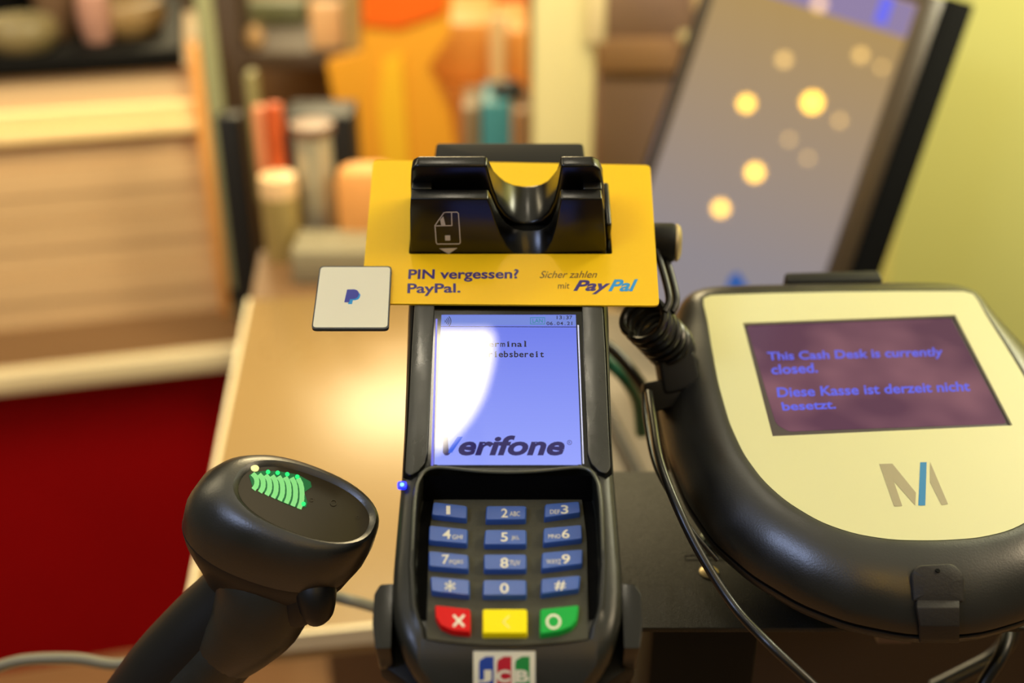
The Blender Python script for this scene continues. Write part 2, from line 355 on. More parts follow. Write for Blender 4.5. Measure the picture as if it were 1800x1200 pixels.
# end post of the display
M['glass_edge'] = mat('glass_edge', (150, 150, 112), 0.25)
M['amber'] = mat('amber_trim', (226, 158, 84), 0.35)
pe = thing('display_post', 'pale grey green metal post at the right end of the plank display', 'post', LF.mat((uR+10, V0-25, 12)))
a = lpl(392, 300, V0-30)[0]; b = lpl(408, 300, V0-30)[0]; c = lpl(366, 300, V0-30)[0]
mb = MB(); mb.box(LF, a-12, b, V0-35, V0+40, 12, zt+420); mb.build('post_body', M['glass_edge'], pe, bevel=.003)
mb = MB(); mb.box(LF, c-8, a-12, V0-30, V0+20, 12, zt+5); mb.build('trim_strip', M['amber'], pe, bevel=.003)
mb = MB(); mb.box(LF, a-14, b+4, V0-40, V0-35, 40, 60); mb.build('clamp', M['black_matte'], pe)

# ------------------------------------------------------------------ shelving behind the counter
def vbox(name, label, cat, x0, y0, x1, y1, Y, th, rgb, rough=.5, zbot=None, bevel=.004, metal=0, m=None, group=None, shape='box', parent=None, noise=None):
    ym = (y0+y1)/2; a = at_y(x0, ym, Y).x; b = at_y(x1, ym, Y).x; z1 = at_y((x0+x1)/2, y0, Y).z; z0 = at_y((x0+x1)/2, y1, Y).z
    if zbot is not None: z0 = zbot
    m = m or mat(name+'_finish', rgb, rough, metal=metal, noise=noise)
    mb = MB()
    if shape == 'box': mb.box(WORLD, a*1000, b*1000, Y*1000, (Y+th)*1000, z0*1000, z1*1000)
    elif shape == 'cyl':
        r = (b-a)/2; h = z1-z0
        mb.lathe(((a+b)/2, Y+r, z0), (0, 0, 1), [(r*.2, 0), (r*.96, 0), (r, h*.02), (r, h*.94), (r*.92, h), (r*.1, h)])
    elif shape == 'round':
        r = (b-a)/2; h = z1-z0
        mb.lathe(((a+b)/2, Y+r, z0), (0, 0, 1), [(r*.3, 0)]+[(r*math.sin(PI*(.15+.75*k/8)), h*(.02+.96*k/8)) for k in range(9)])
    o = mb.build(name, m, parent, bevel=bevel if shape == 'box' else 0)
    if label: tag(o, label, cat, group)
    return o
M['rack_brown'] = mat('rack_brown', (72, 54, 38), 0.6)
rk = thing('shelf_rack', 'dark brown shelf rack standing behind the silver canister', 'shelf rack', Matrix.Translation((-0.55, 2.15, 0)))
vbox('rack_post', None, None, 380, -60, 424, 215, 2.05, .10, 0, m=M['rack_brown'], zbot=0, parent=rk)
vbox('shelf_board', None, None, 424, 92, 608, 122, 2.05, .34, 0, m=M['rack_brown'], parent=rk)
vbox('back_panel', None, None, 424, -60, 612, 300, 2.40, .03, 0, m=mat('rack_back', (160, 126, 86), .6, noise=(3, .25, 0, (1, 1, 1))), zbot=0, parent=rk)
vbox('side_panel', None, None, 606, -60, 630, 110, 2.05, .36, 0, m=mat('rack_side', (176, 150, 92), .5), zbot=0, parent=rk)
# things on the rack's shelf
vbox('cream_carton', 'cream carton on the dark rack shelf, beside its pale side panel', 'carton', 545, 8, 602, 92, 2.08, .04, (226, 176, 122))
vbox('tan_pot', 'round tan pot on the dark rack shelf, beside the dark post', 'pot', 426, 48, 462, 92, 2.08, .10, (190, 150, 98), shape='round')
vbox('green_carton', 'long grey green carton on the rack shelf, behind the tan pot', 'carton', 432, 5, 535, 60, 2.26, .06, (120, 122, 88), zbot=at_y(500, 92, 2.05).z)
# dark post right of the display
vbox('black_pillar', 'black vertical pillar between the plank display and the silver canister', 'pillar', 396, 205, 440, 540, 1.62, .03, (10, 9, 8), zbot=0)
vbox('olive_binder', 'narrow olive green binder standing right of the black pillar', 'binder', 438, 130, 456, 318, 1.60, .03, (132, 122, 78), zbot=.9-.026)
# things on the counter's back ledge
ZL = .899
def ledge(name, label, cat, x0, y0, x1, y1, Y, th, rgb, **k): return vbox(name, label, cat, x0, y0, x1, y1, Y, th, rgb, zbot=ZL, **k)
sv = thing('silver_canister', 'tall silver grey canister with a wide dark lid on the counter ledge', 'canister', Matrix.Translation((at_y(545, 440, 1.36).x, 1.39, ZL)))
x0 = at_y(520, 340, 1.36).x; x1 = at_y(584, 340, 1.36).x; r = (x1-x0)/2; zt2 = at_y(545, 238, 1.36).z
mb = MB(); mb.lathe(((x0+x1)/2, 1.36+r, ZL), (0, 0, 1), [(r*.2, 0), (r*.92, 0), (r, .006), (r, zt2-ZL-.004), (r*.6, zt2-ZL)]); mb.build('canister_body', mat('canister_steel', (186, 182, 156), .3, metal=.3), sv)
mb = MB(); mb.lathe(((x0+x1)/2, 1.36+r, zt2-.004), (0, 0, 1), [(r*1.1, 0), (r*1.2, .003), (r*1.18, .012), (r*.3, .014)]); mb.build('lid', mat('canister_lid', (124, 92, 70), .4), sv)
mg = thing('tea_canister', 'short glass jar with a cream lid and yellowish contents on the ledge', 'jar', Matrix.Translation((at_y(490, 450, 1.33).x, 1.36, ZL)))
x0 = at_y(455, 390, 1.33).x; x1 = at_y(522, 390, 1.33).x; r = (x1-x0)/2; zb = at_y(488, 350, 1.33).z; zt3 = at_y(488, 316, 1.33).z
mb = MB(); mb.lathe(((x0+x1)/2, 1.33+r, ZL), (0, 0, 1), [(r*.2, 0), (r*.9, 0), (r*.97, .008), (r*.97, zb-ZL-.004), (r*.5, zb-ZL)]); mb.build('jar_body', mat('jar_tea', (164, 142, 84), .3, noise=(20, .3, 0, (1, 1, 1))), mg)
mb = MB(); mb.lathe(((x0+x1)/2, 1.33+r, zb-.003), (0, 0, 1), [(r*.95, 0), (r*.98, .004), (r*.95, zt3-zb), (r*.3, zt3-zb+.004)]); mb.build('lid', mat('jar_lid', (246, 206, 152), .4), mg)
ledge('orange_book', 'orange book standing behind the cream lidded jar', 'book', 478, 186, 505, 455, 1.372, .02, (186, 78, 26))
ledge('salmon_book', 'salmon pink book standing left of the orange book', 'book', 455, 190, 477, 455, 1.376, .02, (206, 128, 84))
vbox('black_cabinet', 'black upright cabinet standing behind the silver canister', 'cabinet', 507, 205, 625, 455, 1.56, .08, (9, 8, 7), zbot=0)
ledge('grey_tray', 'grey document tray lying on the counter ledge behind the white tag', 'tray', 512, 442, 730, 500, 1.27, .07, (146, 136, 108))
ledge('peach_bag', 'rounded peach coloured bag on the ledge right of the silver canister', 'bag', 590, 300, 700, 470, 1.33, .06, (232, 160, 84), bevel=.02, zz=0) if False else None
b1 = ledge('peach_bag', 'rounded peach coloured bag on the ledge right of the silver canister', 'bag', 590, 300, 700, 470, 1.33, .05, (228, 158, 84), bevel=.02)
# orange poster stand, tapering down
M['poster_orange'] = mat('poster_orange', (255, 168, 44), .5, noise=(2.2, .22, 0, (1, 1, 1)))
ps = thing('orange_stand', 'tall orange and yellow promotional stand behind the yellow card', 'display stand', Matrix.Translation((at_y(700, 300, 2.0).x, 2.05, 0)))
pts = [at_y(px, py, 2.0) for px, py in ((574, 112), (636, 96), (636, -80), (800, -80), (790, 60), (752, 120), (790, 200), (812, 330), (618, 330))]
mb = MB(); mb.loft([pts, [q+Vector((0, .04, 0)) for q in pts]]); mb.build('stand_board', M['poster_orange'], ps)
a = at_y(618, 330, 2.0); b = at_y(812, 330, 2.0)
mb = MB(); mb.box(WORLD, a.x*1000, b.x*1000, 2000, 2100, 0, a.z*1000); mb.build('stand_base', M['poster_orange'], ps)
pts = [at_y(px, py, 1.992) for px, py in ((676, 330), (664, 190), (672, 110), (706, 96), (722, 330))]
mb = MB(); mb.loft([pts, [q+Vector((0, .008, 0)) for q in pts]]); mb.build('yellow_stripe', mat('poster_yellow', (255, 198, 46), .5), ps)
pts = [at_y(px, py, 1.992) for px, py in ((638, 44), (638, -60), (796, -60), (780, 22), (700, 50))]
mb = MB(); mb.loft([pts, [q+Vector((0, .008, 0)) for q in pts]]); mb.build('red_header', mat('poster_red', (240, 104, 8), .5), ps)
# goods behind the stand
PLT = at_y(816, 165, 2.12).z
vbox('cardboard_box', 'large open tan cardboard box behind the terminal, right of the orange stand', 'box', 715, 42, 868, 165, 2.2, .25, (246, 176, 88), zbot=PLT, noise=(3, .12, 0, (1, 1, 1)))
vbox('display_plinth', 'pale orange plinth carrying the tan cardboard box', 'plinth', 700, 165, 932, 260, 2.12, .36, (206, 130, 52), zbot=0)
vbox('cardboard_box', 'narrower cardboard box standing right of the large one', 'box', 872, 55, 930, 150, 2.2, .25, (244, 168, 78), zbot=PLT)
vbox('white_bottle', 'small pale bottle standing in front of the two cardboard boxes', 'bottle', 858, 32, 890, 92, 2.13, .05, (250, 214, 150), zbot=PLT, shape='cyl')
vbox('orange_box', 'deep orange carton at the top edge behind the cardboard boxes', 'box', 876, -60, 928, 60, 2.56, .2, (240, 110, 14), zbot=0)
vbox('wall_board', 'tan wall board behind the cardboard boxes', 'board', 775, -60, 880, 60, 2.5, .05, (232, 160, 70), zbot=0)
vbox('black_bag', 'black crumpled bag behind the beige pillar base and card reader', 'bag', 862, 148, 924, 182, 1.72, .08, (14, 14, 8), shape='round')
vbox('teal_box', 'teal blue carton standing under the black bag', 'box', 846, 182, 900, 250, 1.70, .12, (58, 128, 136), zbot=.6)
vbox('grey_carton', 'grey brown carton left of the teal one', 'box', 812, 190, 844, 270, 1.72, .12, (128, 104, 72), zbot=.6)
vbox('brown_basket', 'small brown basket right of the teal carton', 'basket', 904, 196, 932, 250, 1.68, .10, (132, 96, 60), zbot=.6)
vbox('shop_plinth', 'low brown plinth under the teal and grey cartons', 'plinth', 742, 270, 934, 300, 1.66, .22, (120, 92, 62), zbot=0) if False else None
mb = MB(); xa = at_y(806, 250, 1.66).x; xb = at_y(936, 250, 1.66).x
mb.box(WORLD, xa*1000, xb*1000, 1660, 1860, 0, 600); tag(mb.build('plinth', mat('plinth_finish', (120, 92, 62), .6)), 'low brown plinth under the teal and grey cartons', 'plinth')
# beige pillar and mauve cupboard
pl = thing('beige_pillar', 'beige green square pillar rising behind the card reader', 'pillar', Matrix.Translation((at_y(995, 200, 1.6).x, 1.65, 0)))
vbox('pillar_front', None, None, 938, -60, 1046, 300, 1.6, .12, 0, m=mat('pillar_beige', (206, 194, 140), .6, noise=(4, .06, 0, (1, 1, 1))), zbot=0, parent=pl)
vbox('corner_trim', None, None, 1036, -60, 1066, 78, 1.585, .03, 0, m=mat('trim_cream', (222, 204, 156), .5), parent=pl)
cb = thing('cupboard', 'mauve brown cupboard right of the beige pillar', 'cupboard', Matrix.Translation((at_y(1180, 200, 1.8).x, 1.95, 0)))
M['mauve'] = mat('mauve', (142, 116, 102), .5, noise=(3, .08, 0, (1, 1, 1)))
vbox('door', None, None, 1052, 132, 1290, 330, 1.8, .25, 0, m=M['mauve'], zbot=0, parent=cb)
vbox('drawer_front', None, None, 1052, 70, 1290, 130, 1.79, .25, 0, m=mat('mauve_light', (166, 130, 98), .45), parent=cb)
vbox('upper_door', None, None, 1052, -80, 1290, 68, 1.8, .25, 0, m=M['mauve'], parent=cb)
vbox('handle', None, None, 1196, 62, 1236, 76, 1.76, .03, 0, m=mat('handle_cream', (214, 200, 150), .4), parent=cb)
vbox('handle', None, None, 1222, -30, 1246, 20, 1.76, .03, 0, m=mat('handle_pale', (214, 186, 140), .4), parent=cb)

# ------------------------------------------------------------------ tilted monitor
vu = Vector((.335, math.sin(math.radians(25)), math.cos(math.radians(25)))).normalized()
MP = at_depth(1400, 250, 1.12)
MF = Frame(MP, Vector((1, -.1, 0))-vu*Vector((1, -.1, 0)).dot(vu), vu)
mo = thing('monitor', 'large tilted monitor with black bezel and grey screen reflecting lamps', 'monitor', MF.mat((0, -330, -20)))
sr = MF.uv(1533, 242)[0]; br = MF.uv(1632, 242)[0]; sl = MF.uv(1170, 245)[0]; stp = MF.uv(1629, 10)[1]; sb = -185
M['mon_reflection'] = display_mat('mon_reflection', (180, 146, 86), (146, 138, 142), .20, .46, .95, rough=.02)  # ceiling reflection painted as emission, gold above and lavender grey below
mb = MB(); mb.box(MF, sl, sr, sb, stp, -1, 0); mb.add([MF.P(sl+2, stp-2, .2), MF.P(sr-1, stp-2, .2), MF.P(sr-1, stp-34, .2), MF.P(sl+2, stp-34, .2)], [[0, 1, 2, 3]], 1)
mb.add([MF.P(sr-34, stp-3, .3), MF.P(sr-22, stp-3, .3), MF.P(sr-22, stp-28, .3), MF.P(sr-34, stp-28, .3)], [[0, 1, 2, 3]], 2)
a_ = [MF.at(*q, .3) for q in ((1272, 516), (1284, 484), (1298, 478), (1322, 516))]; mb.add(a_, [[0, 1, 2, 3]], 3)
mb.build('screen', [M['mon_reflection'], mat('mon_band', (10, 10, 10), .02, emit=(150, 132, 172), estr=.9), mat('mon_blue', (10, 10, 10), .02, emit=(110, 110, 240), estr=1), mat('mon_sky', (10, 10, 10), .02, emit=(50, 100, 180), estr=.8)], mo)
fw = (br-sr)
mb = MB()
M['bezel_brown'] = mat('bezel_brown', (58, 46, 32), .3)
for q in ((sr, sr+fw*.42, sb-10, stp+10), (sl-10, sl, sb-10, stp+10), (sl, sr, stp, stp+10), (sl, sr, sb-10, sb)): mb.box(MF, *q, -12, 3)
mb.build('bezel', M['bezel_brown'], mo, bevel=.001)
mb = MB(); mb.box(MF, sl-12, sr+fw*.42, sb-14, stp+12, -40, -1.5); mb.box(MF, sr+fw*.42, br, sb-14, stp+14, -55, 1); mb.build('back_cover', M['pocket'], mo, bevel=.003)
mb = MB(); q = MF.P((sl+sr)/2, sb+60, -40); q2 = Vector((q.x+.02, q.y+.16, .9)); mb.tube([q, (q+q2)/2+Vector((0, .02, 0)), q2], .018); mb.build('stand_arm', M['black_matte'], mo)
mb = MB(); mb.lathe(q2-Vector((0, 0, .001)), (0, 0, 1), [(.02, 0), (.07, 0), (.07, .008), (.03, .014)]); mb.build('stand_foot', M['black_matte'], mo)

# ------------------------------------------------------------------ lamps seen as reflections
lampbits = [(1312, 182, 0, .011), (1378, 105, 1, .012), (1428, 180, 0, .015), (1476, 212, 1, .009), (1513, 97, 1, .011), (1550, 118, 1, .007), (1327, 303, 0, .013), (1267, 366, 0, .012), (1387, 245, 1, .008), (1420, 278, 1, .008), (1440, 8, 1, .013)]
n_ = MF.n
for i, (px, py, dim, rr) in enumerate(lampbits):
    rr *= 1.5 if not dim else 1.1
    r_ = ray(px, py).normalized(); p_ = on_plane(px, py, MF.O, n_); m_ = r_-2*r_.dot(n_)*n_; q = p_+m_*((2.55-p_.z)/m_.z)
    t = thing('pendant_lamp', 'small warm pendant bulb hanging above and behind the camera', 'lamp', Matrix.Translation(q), 'warm pendant bulbs')
    mb = MB(); mb.lathe(q-Vector((0, 0, rr)), (0, 0, 1), [(rr*math.sin(PI*(.04+.9*k/8)), rr*(1-math.cos(PI*(.04+.9*k/8)))) for k in range(9)], seg=12); mb.build('bulb', M['bulb_dim' if dim else 'bulb'], t)
    mb = MB(); mb.lathe(q+Vector((0, 0, rr*.9)), (0, 0, 1), [(rr*.6, 0), (rr*.6, .02), (.002, .024), (.002, .5)], seg=8); mb.build('cord', M['black_matte'], t)

# ------------------------------------------------------------------ payment terminal
TO = at_depth(893, 687, .455)
T = tilted(TO, 0, 22)
tm = thing('card_terminal', 'black card payment terminal with lit blue screen, blue number keys and card slot on top', 'card terminal', T.mat((0, 0, -24)))
Wt = [(112, 37), (104, 40.5), (95, 41.2), (43, 40.8), (10, 39.7), (-17, 38.9), (-37, 38.7), (-54, 39), (-76, 39.3), (-86, 39), (-93, 38), (-99, 36.4), (-104, 34.3), (-109, 31.2), (-113, 27.5), (-117, 22), (-119.5, 16), (-121, 8)]
Tt = [(-95, 0), (-98, -.3), (-101, -.9), (-104, -1.9), (-107, -3.4), (-110, -5.4), (-113, -7.8), (-116, -10.6), (-119, -14), (-121, -17)]
def Tn(v): return interp(Tt, v)
KS = 10.5/57
def kp(v): return -10.8 + (-45-v)*KS
pw = [(-36.0, 25), (-37.2, 28.3), (-39, 30.2), (-42, 31.4), (-50, 32), (-75, 31.8), (-93, 30.0), (-95, 28.4), (-98, 27.7), (-101.5, 26.9)]
stations = [112, 108, 104, 95, 80, 60, 43, 25, 10, -5, -17, -28, -34, -35.2, -35.95, -36.0, -37.2, -39, -42, -46, -50, -58, -66, -75, -84, -90, -94, -97, -99.5, -101.4, -101.5, -104, -107, -109, -111, -113, -115, -117, -118.5, -119.5, -120.5, -121]
loops = []
for v in stations:
    W = interp(Wt, v); t = Tn(v); inp = -101.45 < v <= -36.0
    p_ = min(interp(pw, v), W-5) if W > 10 else W*.5
    d = max(0, (t-(kp(v)-1.5))) if inp else 0
    lip = 1.1 if -90 < v < -33 else (1.1*max(0, (v+101)/11) if v <= -90 and v > -101 else 0)
    if v > -36.0: lip = 0.9 if v < -34.5 else 0
    k = min(1, W/20)
    ew = .8*k
    prof = [(0, t-d), (p_*.5, t-d), (p_-.7*k, t-d), (p_, t-d+ (min(d, .8))), (p_+.25*k, t+lip-(.2 if (inp or lip) else 0)), (p_+ew, t+lip), (p_+ew+.7*k, t+lip-.1), (p_+ew+1.3*k, t+(.1 if lip else 0)), (max(W-5*k, p_+ew+1.7*k), t), (max(W-2.6*k, p_+ew+2*k), t-.6*k), (W-.9*k, t-2.4*k), (W, t-6*k), (W-.4*k, min(t-7*k, -14)), (W-2.5*k, -22), (W-7*k, -24), (W*.4, -24)]
    if W <= 10: prof = [(W*j/15, t-(24+t)*0.0 - (0 if j < 9 else (j-8)/7*(24+t)*.9)) for j in range(16)]
    full = [(-u, n) for u, n in prof[::-1]] + prof[1:]
    full = full[:-1] + [full[-1]]
    lp = []
    for u, n in full:
        dv = 0
        if -40 < v < -33 : dv = 2.6*(min(abs(u), 30)/30)**2 - 1.3
        if -110 < v < -94: dv = .0
        lp.append(T.P(u, v+dv, n))
    loops.append(lp)
mb = MB(); mb.loft(loops); mb.build('body_shell', M['shell'], tm)
# pocket lining: dark floor and keypad plate
def plate_surf(u, v, lift=0): return T.P(u, v, kp(v)+lift)
mb = MB(); rows = []
us = [-1+2*k/16 for k in range(17)]
topl, botl = [], []
for j in range(13):
    row = []
    for x in us:
        vb = -104.2+2.4*x*x; v = -41.5 + (vb+41.5)*j/12; hw = interp([(-105, 26.2), (-60, 27.9), (-40, 27)], v); row.append((x*hw, v))
    rows.append(row)
pts = [plate_surf(u, v, .3) for row in rows for u, v in row]
faces = [[j*17+i, j*17+i+1, (j+1)*17+i+1, (j+1)*17+i] for j in range(12) for i in range(16)]
edge = [j for j in range(17)] + [j*17+16 for j in range(1, 13)] + [12*17+i for i in range(15, -1, -1)] + [j*17 for j in range(11, 0, -1)]
base = [plate_surf(rows[e//17][e % 17][0], rows[e//17][e % 17][1], -1.4) for e in edge]
mb.add(pts+base, faces+[[edge[i], edge[(i+1) % len(edge)], 221+(i+1) % len(edge), 221+i] for i in range(len(edge))])
mb.build('keypad_plate', M['rubber_pad'], tm)
mb = MB()
for sg in (-1, 1):                            # dark side slots next to the keypad
    q = [(sg*26.5, -41.5), (sg*31.3, -41.5), (sg*31.9, -50), (sg*31.7, -75), (sg*29.9, -93), (sg*26.5, -94)]
    mb.add([T.P(u, v, kp(v)-1.2) for u, v in q], [[0, 1, 2, 3, 4, 5]])
mb.add([T.P(u, v, n) for u, v, n in ((-30.5, -41.5, -12.6), (30.5, -41.5, -12.6), (30.5, -37.8, -1.0), (-30.5, -37.8, -1.0))], [[0, 1, 2, 3]])
mb.build('pocket_lining', M['pocket'], tm)
def K(px, py, lift=3.0):                      # pixel onto the plane of the key tops
    o = plate_surf(0, -70, lift); n = (T.v*KS+T.n).normalized(); return on_plane(px, py, o, n)
KN = (T.v*KS+T.n).normalized()
keys = [('1', '', [(762, 882), (821, 889), (820, 911), (759, 904)], (784.5, 889, 791.5, 904), None),
 ('2', 'ABC', [(855, 889), (925, 889), (924, 912), (854, 913)], (881, 894, 892.5, 909.5), (896, 899, 914, 907)),
 ('3', 'DEF', [(958, 886), (1018, 881), (1020, 900), (957, 909)], (986, 888, 999, 903), (967, 896, 984, 903)),
 ('4', 'GHI', [(755, 923), (822, 930), (821, 955), (754, 949)], (778, 931, 792.5, 947), (795, 940, 813, 947.5)),
 ('5', 'JKL', [(853, 931), (925, 931), (925, 956), (851, 956)], (880.5, 936, 892.5, 951.7), (899, 942, 913, 950)),
 ('6', 'MNO', [(956, 928), (1022, 922), (1023, 946), (955, 954)], (987.5, 930.5, 1001, 946), (964, 939, 985, 946)),
 ('7', 'PQRS', [(754, 968), (823, 975), (823, 1000), (754, 994)], (777, 975, 789.5, 991), (790, 984, 814, 992)),
 ('8', 'TUV', [(851, 974), (925, 974), (925, 1000), (851, 1000)], (879.5, 980.5, 893.7, 998), (896, 985, 914.5, 993.7)),
 ('9', 'WXYZ', [(953, 971), (1024, 965), (1023, 990), (952, 999)], (987.5, 974.5, 1002, 990.5), (960.5, 983, 986, 991)),
 ('*', '', [(757, 1013), (825, 1019), (825, 1045), (759, 1038)], None, None),
 ('0', '', [(850, 1019), (925, 1019), (925, 1045), (849, 1045)], (879, 1025, 894, 1042.5), None),
 ('#', '', [(952, 1017), (1020, 1011), (1017, 1034), (951, 1043)], (975, 1021, 994, 1037.5), None),
 ('X', '', [(765, 1063), (826, 1070), (826, 1110), (795, 1107), (775, 1098), (766, 1083)], None, None),
 ('<', '', [(849, 1070), (926, 1070), (926, 1112), (849, 1112)], None, None),
 ('O', '', [(950, 1070), (1017, 1063), (1014, 1088), (1004, 1100), (985, 1108), (950, 1113)], None, None)]
KL = lambda px, py: K(px, py, 3.0)+KN*0.00012
for ch, sub, q, big, small in keys:
    mi = {'X': 'key_red', '<': 'key_yellow', 'O': 'key_green'}.get(ch, 'key_blue')
    rr = [1.5]*len(q)
    q2 = rounded(q, 3, 3)
    mb = MB(); top = [K(*p) for p in q2]; c = sum(top, Vector())/len(top)
    loops = [[p-KN*.0034+(p-c)*.03 for p in top], [p-KN*.0007+(p-c)*.02 for p in top], [p-KN*.0002 - (p-c)*.005 for p in top], [p-(p-c)*.035 for p in top]]
    mb.loft(loops, cap0=False)
    if big: text(mb, ch, rect(*big), KL, 1, bold=.012)
    if small: text(mb, sub, rect(*small), KL, 1)
    if ch == '*':
        for a in range(6):
            an = PI/6+a*PI/3; stroke(mb, [(791, 1030), (791+8*math.cos(an), 1030+7.4*math.sin(an))], 2.2, KL); ring(mb, 791+8*math.cos(an), 1030+7.4*math.sin(an), .1, 2.2, KL, n=8)
    if ch == 'X':
        stroke(mb, [(798, 1082), (815, 1100)], 4.6, KL); stroke(mb, [(815, 1082), (798, 1100)], 4.6, lambda a, b: KL(a, b)+KN*.00005)
    if ch == '<': stroke(mb, [(895, 1083), (884, 1093), (895, 1103)], 3.2, KL)
    if ch == 'O': ring(mb, 973, 1092.5, 9.2, 13.5, KL)
    leg = mat('legend_yellow', (250, 240, 120), .5) if ch == '<' else M['legend']
    o = mb.build('key', [M[mi], leg], tm)
    lab = {'X': 'red cancel key with a white cross', '<': 'yellow correction key with an arrowhead', 'O': 'green confirm key with a white ring'}.get(ch)
    if lab: o['label'] = lab
# screen
M['lcd'] = display_mat('lcd', (104, 120, 232), (146, 160, 252), -.034, .030, 1.0, lines=9500, rough=.03)
M['lcd_bar'] = mat('lcd_bar', (2, 2, 4), .03, emit=(112, 134, 220), estr=.95)
M['lcd_ink'] = mat('lcd_ink', (2, 2, 5), .03, emit=(18, 16, 46), estr=1)
M['lcd_logo'] = mat('lcd_logo', (2, 2, 5), .03, emit=(34, 26, 92), estr=1)
M['lcd_blue'] = mat('lcd_blue', (2, 2, 5), .03, emit=(30, 88, 226), estr=1)
M['lcd_green'] = mat('lcd_green', (2, 2, 5), .03, emit=(20, 128, 150), estr=1)
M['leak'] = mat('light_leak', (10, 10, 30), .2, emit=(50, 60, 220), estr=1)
mb = MB(); mb.prism(T, rounded([(-29.2, -34.9), (29, -34.9), (29.9, 60), (-29.9, 60)], 1), -.4, .15); mb.build('screen_glass', M['screen_black'], tm)
SC = lambda px, py: T.at(px, py, .35)
SCU = lambda px, py: T.at(px, py, .36)
SC2 = lambda px, py: T.at(px, py, .37)
scr = [(776, 553), (1012, 553), (1022, 817), (763, 817)]
a_ = [T.at(*p, .16) for p in scr]; b_ = [T.at(*p, .35) for p in scr]
mb = MB(); mb.loft([a_, b_])
poly(mb, [(776, 554), (1012, 554), (1012.7, 571.5), (775, 571.5)], SCU, 1)
stroke(mb, [(775, 573.5), (1012.6, 574.5)], 1.2, SCU, 2)
text(mb, '13:37', rect(978.5, 554.5, 1006, 561), SC2, 2, mono=.62, bold=.016)
text(mb, '06.04.21', rect(960.7, 565, 1006, 571.3), SC2, 2, mono=.62, bold=.016)
text(mb, 'LAN', rect(936, 559.8, 954, 567), SC2, 4, bold=.01)
stroke(mb, [(932.5, 558), (957.5, 558), (957.5, 569.3), (932.5, 569.3)], 1, SC2, 4, closed=True)
for k in range(4): ring(mb, 780, 564.5, 2.2+k*3.2, 3.6+k*3.2, SC2, 2, n=8, a0=-.75, a1=.75)
text(mb, 'Terminal', rect(849.6, 598.5, 925.5, 609.5), SC2, 2, mono=.62, bold=.02)
text(mb, 'betriebsbereit', rect(831.5, 616.5, 956, 627.8), SC2, 2, mono=.62, bold=.02)
text(mb, 'erifone', rect(805.7, 765, 992.7, 800.5), SC2, 3, bold=.035, shear=.25)
CP = lambda pts: [(640+x/3.53, 520+y/3.53) for x, y in pts]
poly(mb, CP([(490, 875), (521, 875), (524, 950), (535, 975), (522, 988), (503, 989), (488, 972)]), SC2, 3)
poly(mb, CP([(580, 873), (613, 873), (545, 972), (522, 975), (527, 950)]), lambda a, b: T.at(a, b, .38), 5)
ring(mb, 1001, 777.5, 3.4, 4.3, SC2, 3, n=16); text(mb, 'R', rect(999.6, 775.3, 1002.6, 779.6), SC2, 3)
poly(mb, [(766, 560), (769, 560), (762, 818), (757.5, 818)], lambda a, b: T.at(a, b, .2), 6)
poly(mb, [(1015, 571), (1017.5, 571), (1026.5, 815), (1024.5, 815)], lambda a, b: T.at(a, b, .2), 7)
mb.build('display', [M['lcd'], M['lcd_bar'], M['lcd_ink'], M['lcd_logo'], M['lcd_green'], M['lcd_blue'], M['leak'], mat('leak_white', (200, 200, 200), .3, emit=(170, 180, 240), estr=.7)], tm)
# glossy strips beside the screen
for sg, q in ((-1, [(-38.0, 108), (-30.1, 108), (-29.4, -30), (-30.2, -34), (-32.4, -37.6), (-35, -39.3), (-36.9, -38), (-37.0, -17), (-37.6, 20)]),
              (1, [(30.1, 108), (38.2, 108), (37.8, 20), (37.2, -17), (37.0, -36), (35.4, -38.5), (33.0, -37.6), (30.2, -34), (29.2, -30)])):
    mb = MB(); mb.prism(T, rounded(q, .8, 3), -.6, 1.5); mb.build('side_strip', M['worn_gloss'], tm, bevel=.0006, seg=3)
for sg, q in ((-1, [(-38.7, 108), (-29.9, 108), (-29.2, -30), (-30, -35), (-32.0, -38.6), (-35, -40.2), (-37.7, -38.6), (-37.7, -17), (-38.3, 20)]),
              (1, [(29.9, 108), (38.9, 108), (38.5, 20), (37.9, -17), (37.7, -37), (35.6, -39.4), (32.6, -38.6), (30.0, -35), (29.0, -30)])):
    mb = MB(); mb.prism(T, q, -1.2, .12); mb.build('strip_gap', M['pocket'], tm)
rimp = [(-32.7, -70), (-32.9, -55), (-32.6, -45), (-31.6, -40.4), (-29.6, -37.0), (-26, -35.6), (-20, -36.0), (-10, -37.2), (0, -37.6), (10, -37.2), (20, -36.0), (26, -35.6), (29.6, -37.0), (31.6, -40.4), (32.6, -45), (32.9, -55), (32.7, -70)]
mb = MB(); mb.tube([T.P(u, v, 1.0 if v > -60 else .8) for u, v in rimp], [.0003]+[.00062]*15+[.0003], seg=10, sub=6); mb.build('pocket_rim', mat('rim_highlight', (74, 76, 62), .28, spec=.8), tm)  # rim of the shell coloured lighter, its highlight painted in
# LED
mb = MB(); mb.prism(T, rounded([(-38.4, -43.2), (-37.2, -43.2), (-37.2, -42.0), (-38.4, -42.0)], .5), .3, .62); mb.build('light_core', mat('led_core', (80, 160, 255), .2, emit=(110, 200, 255), estr=3), tm)
mb = MB(); mb.prism(T, rounded([(-39.5, -43.9), (-36.2, -43.9), (-36.2, -41.2), (-39.5, -41.2)], 1), -.8, .5); mb.build('status_light', M['led_blue'], tm)
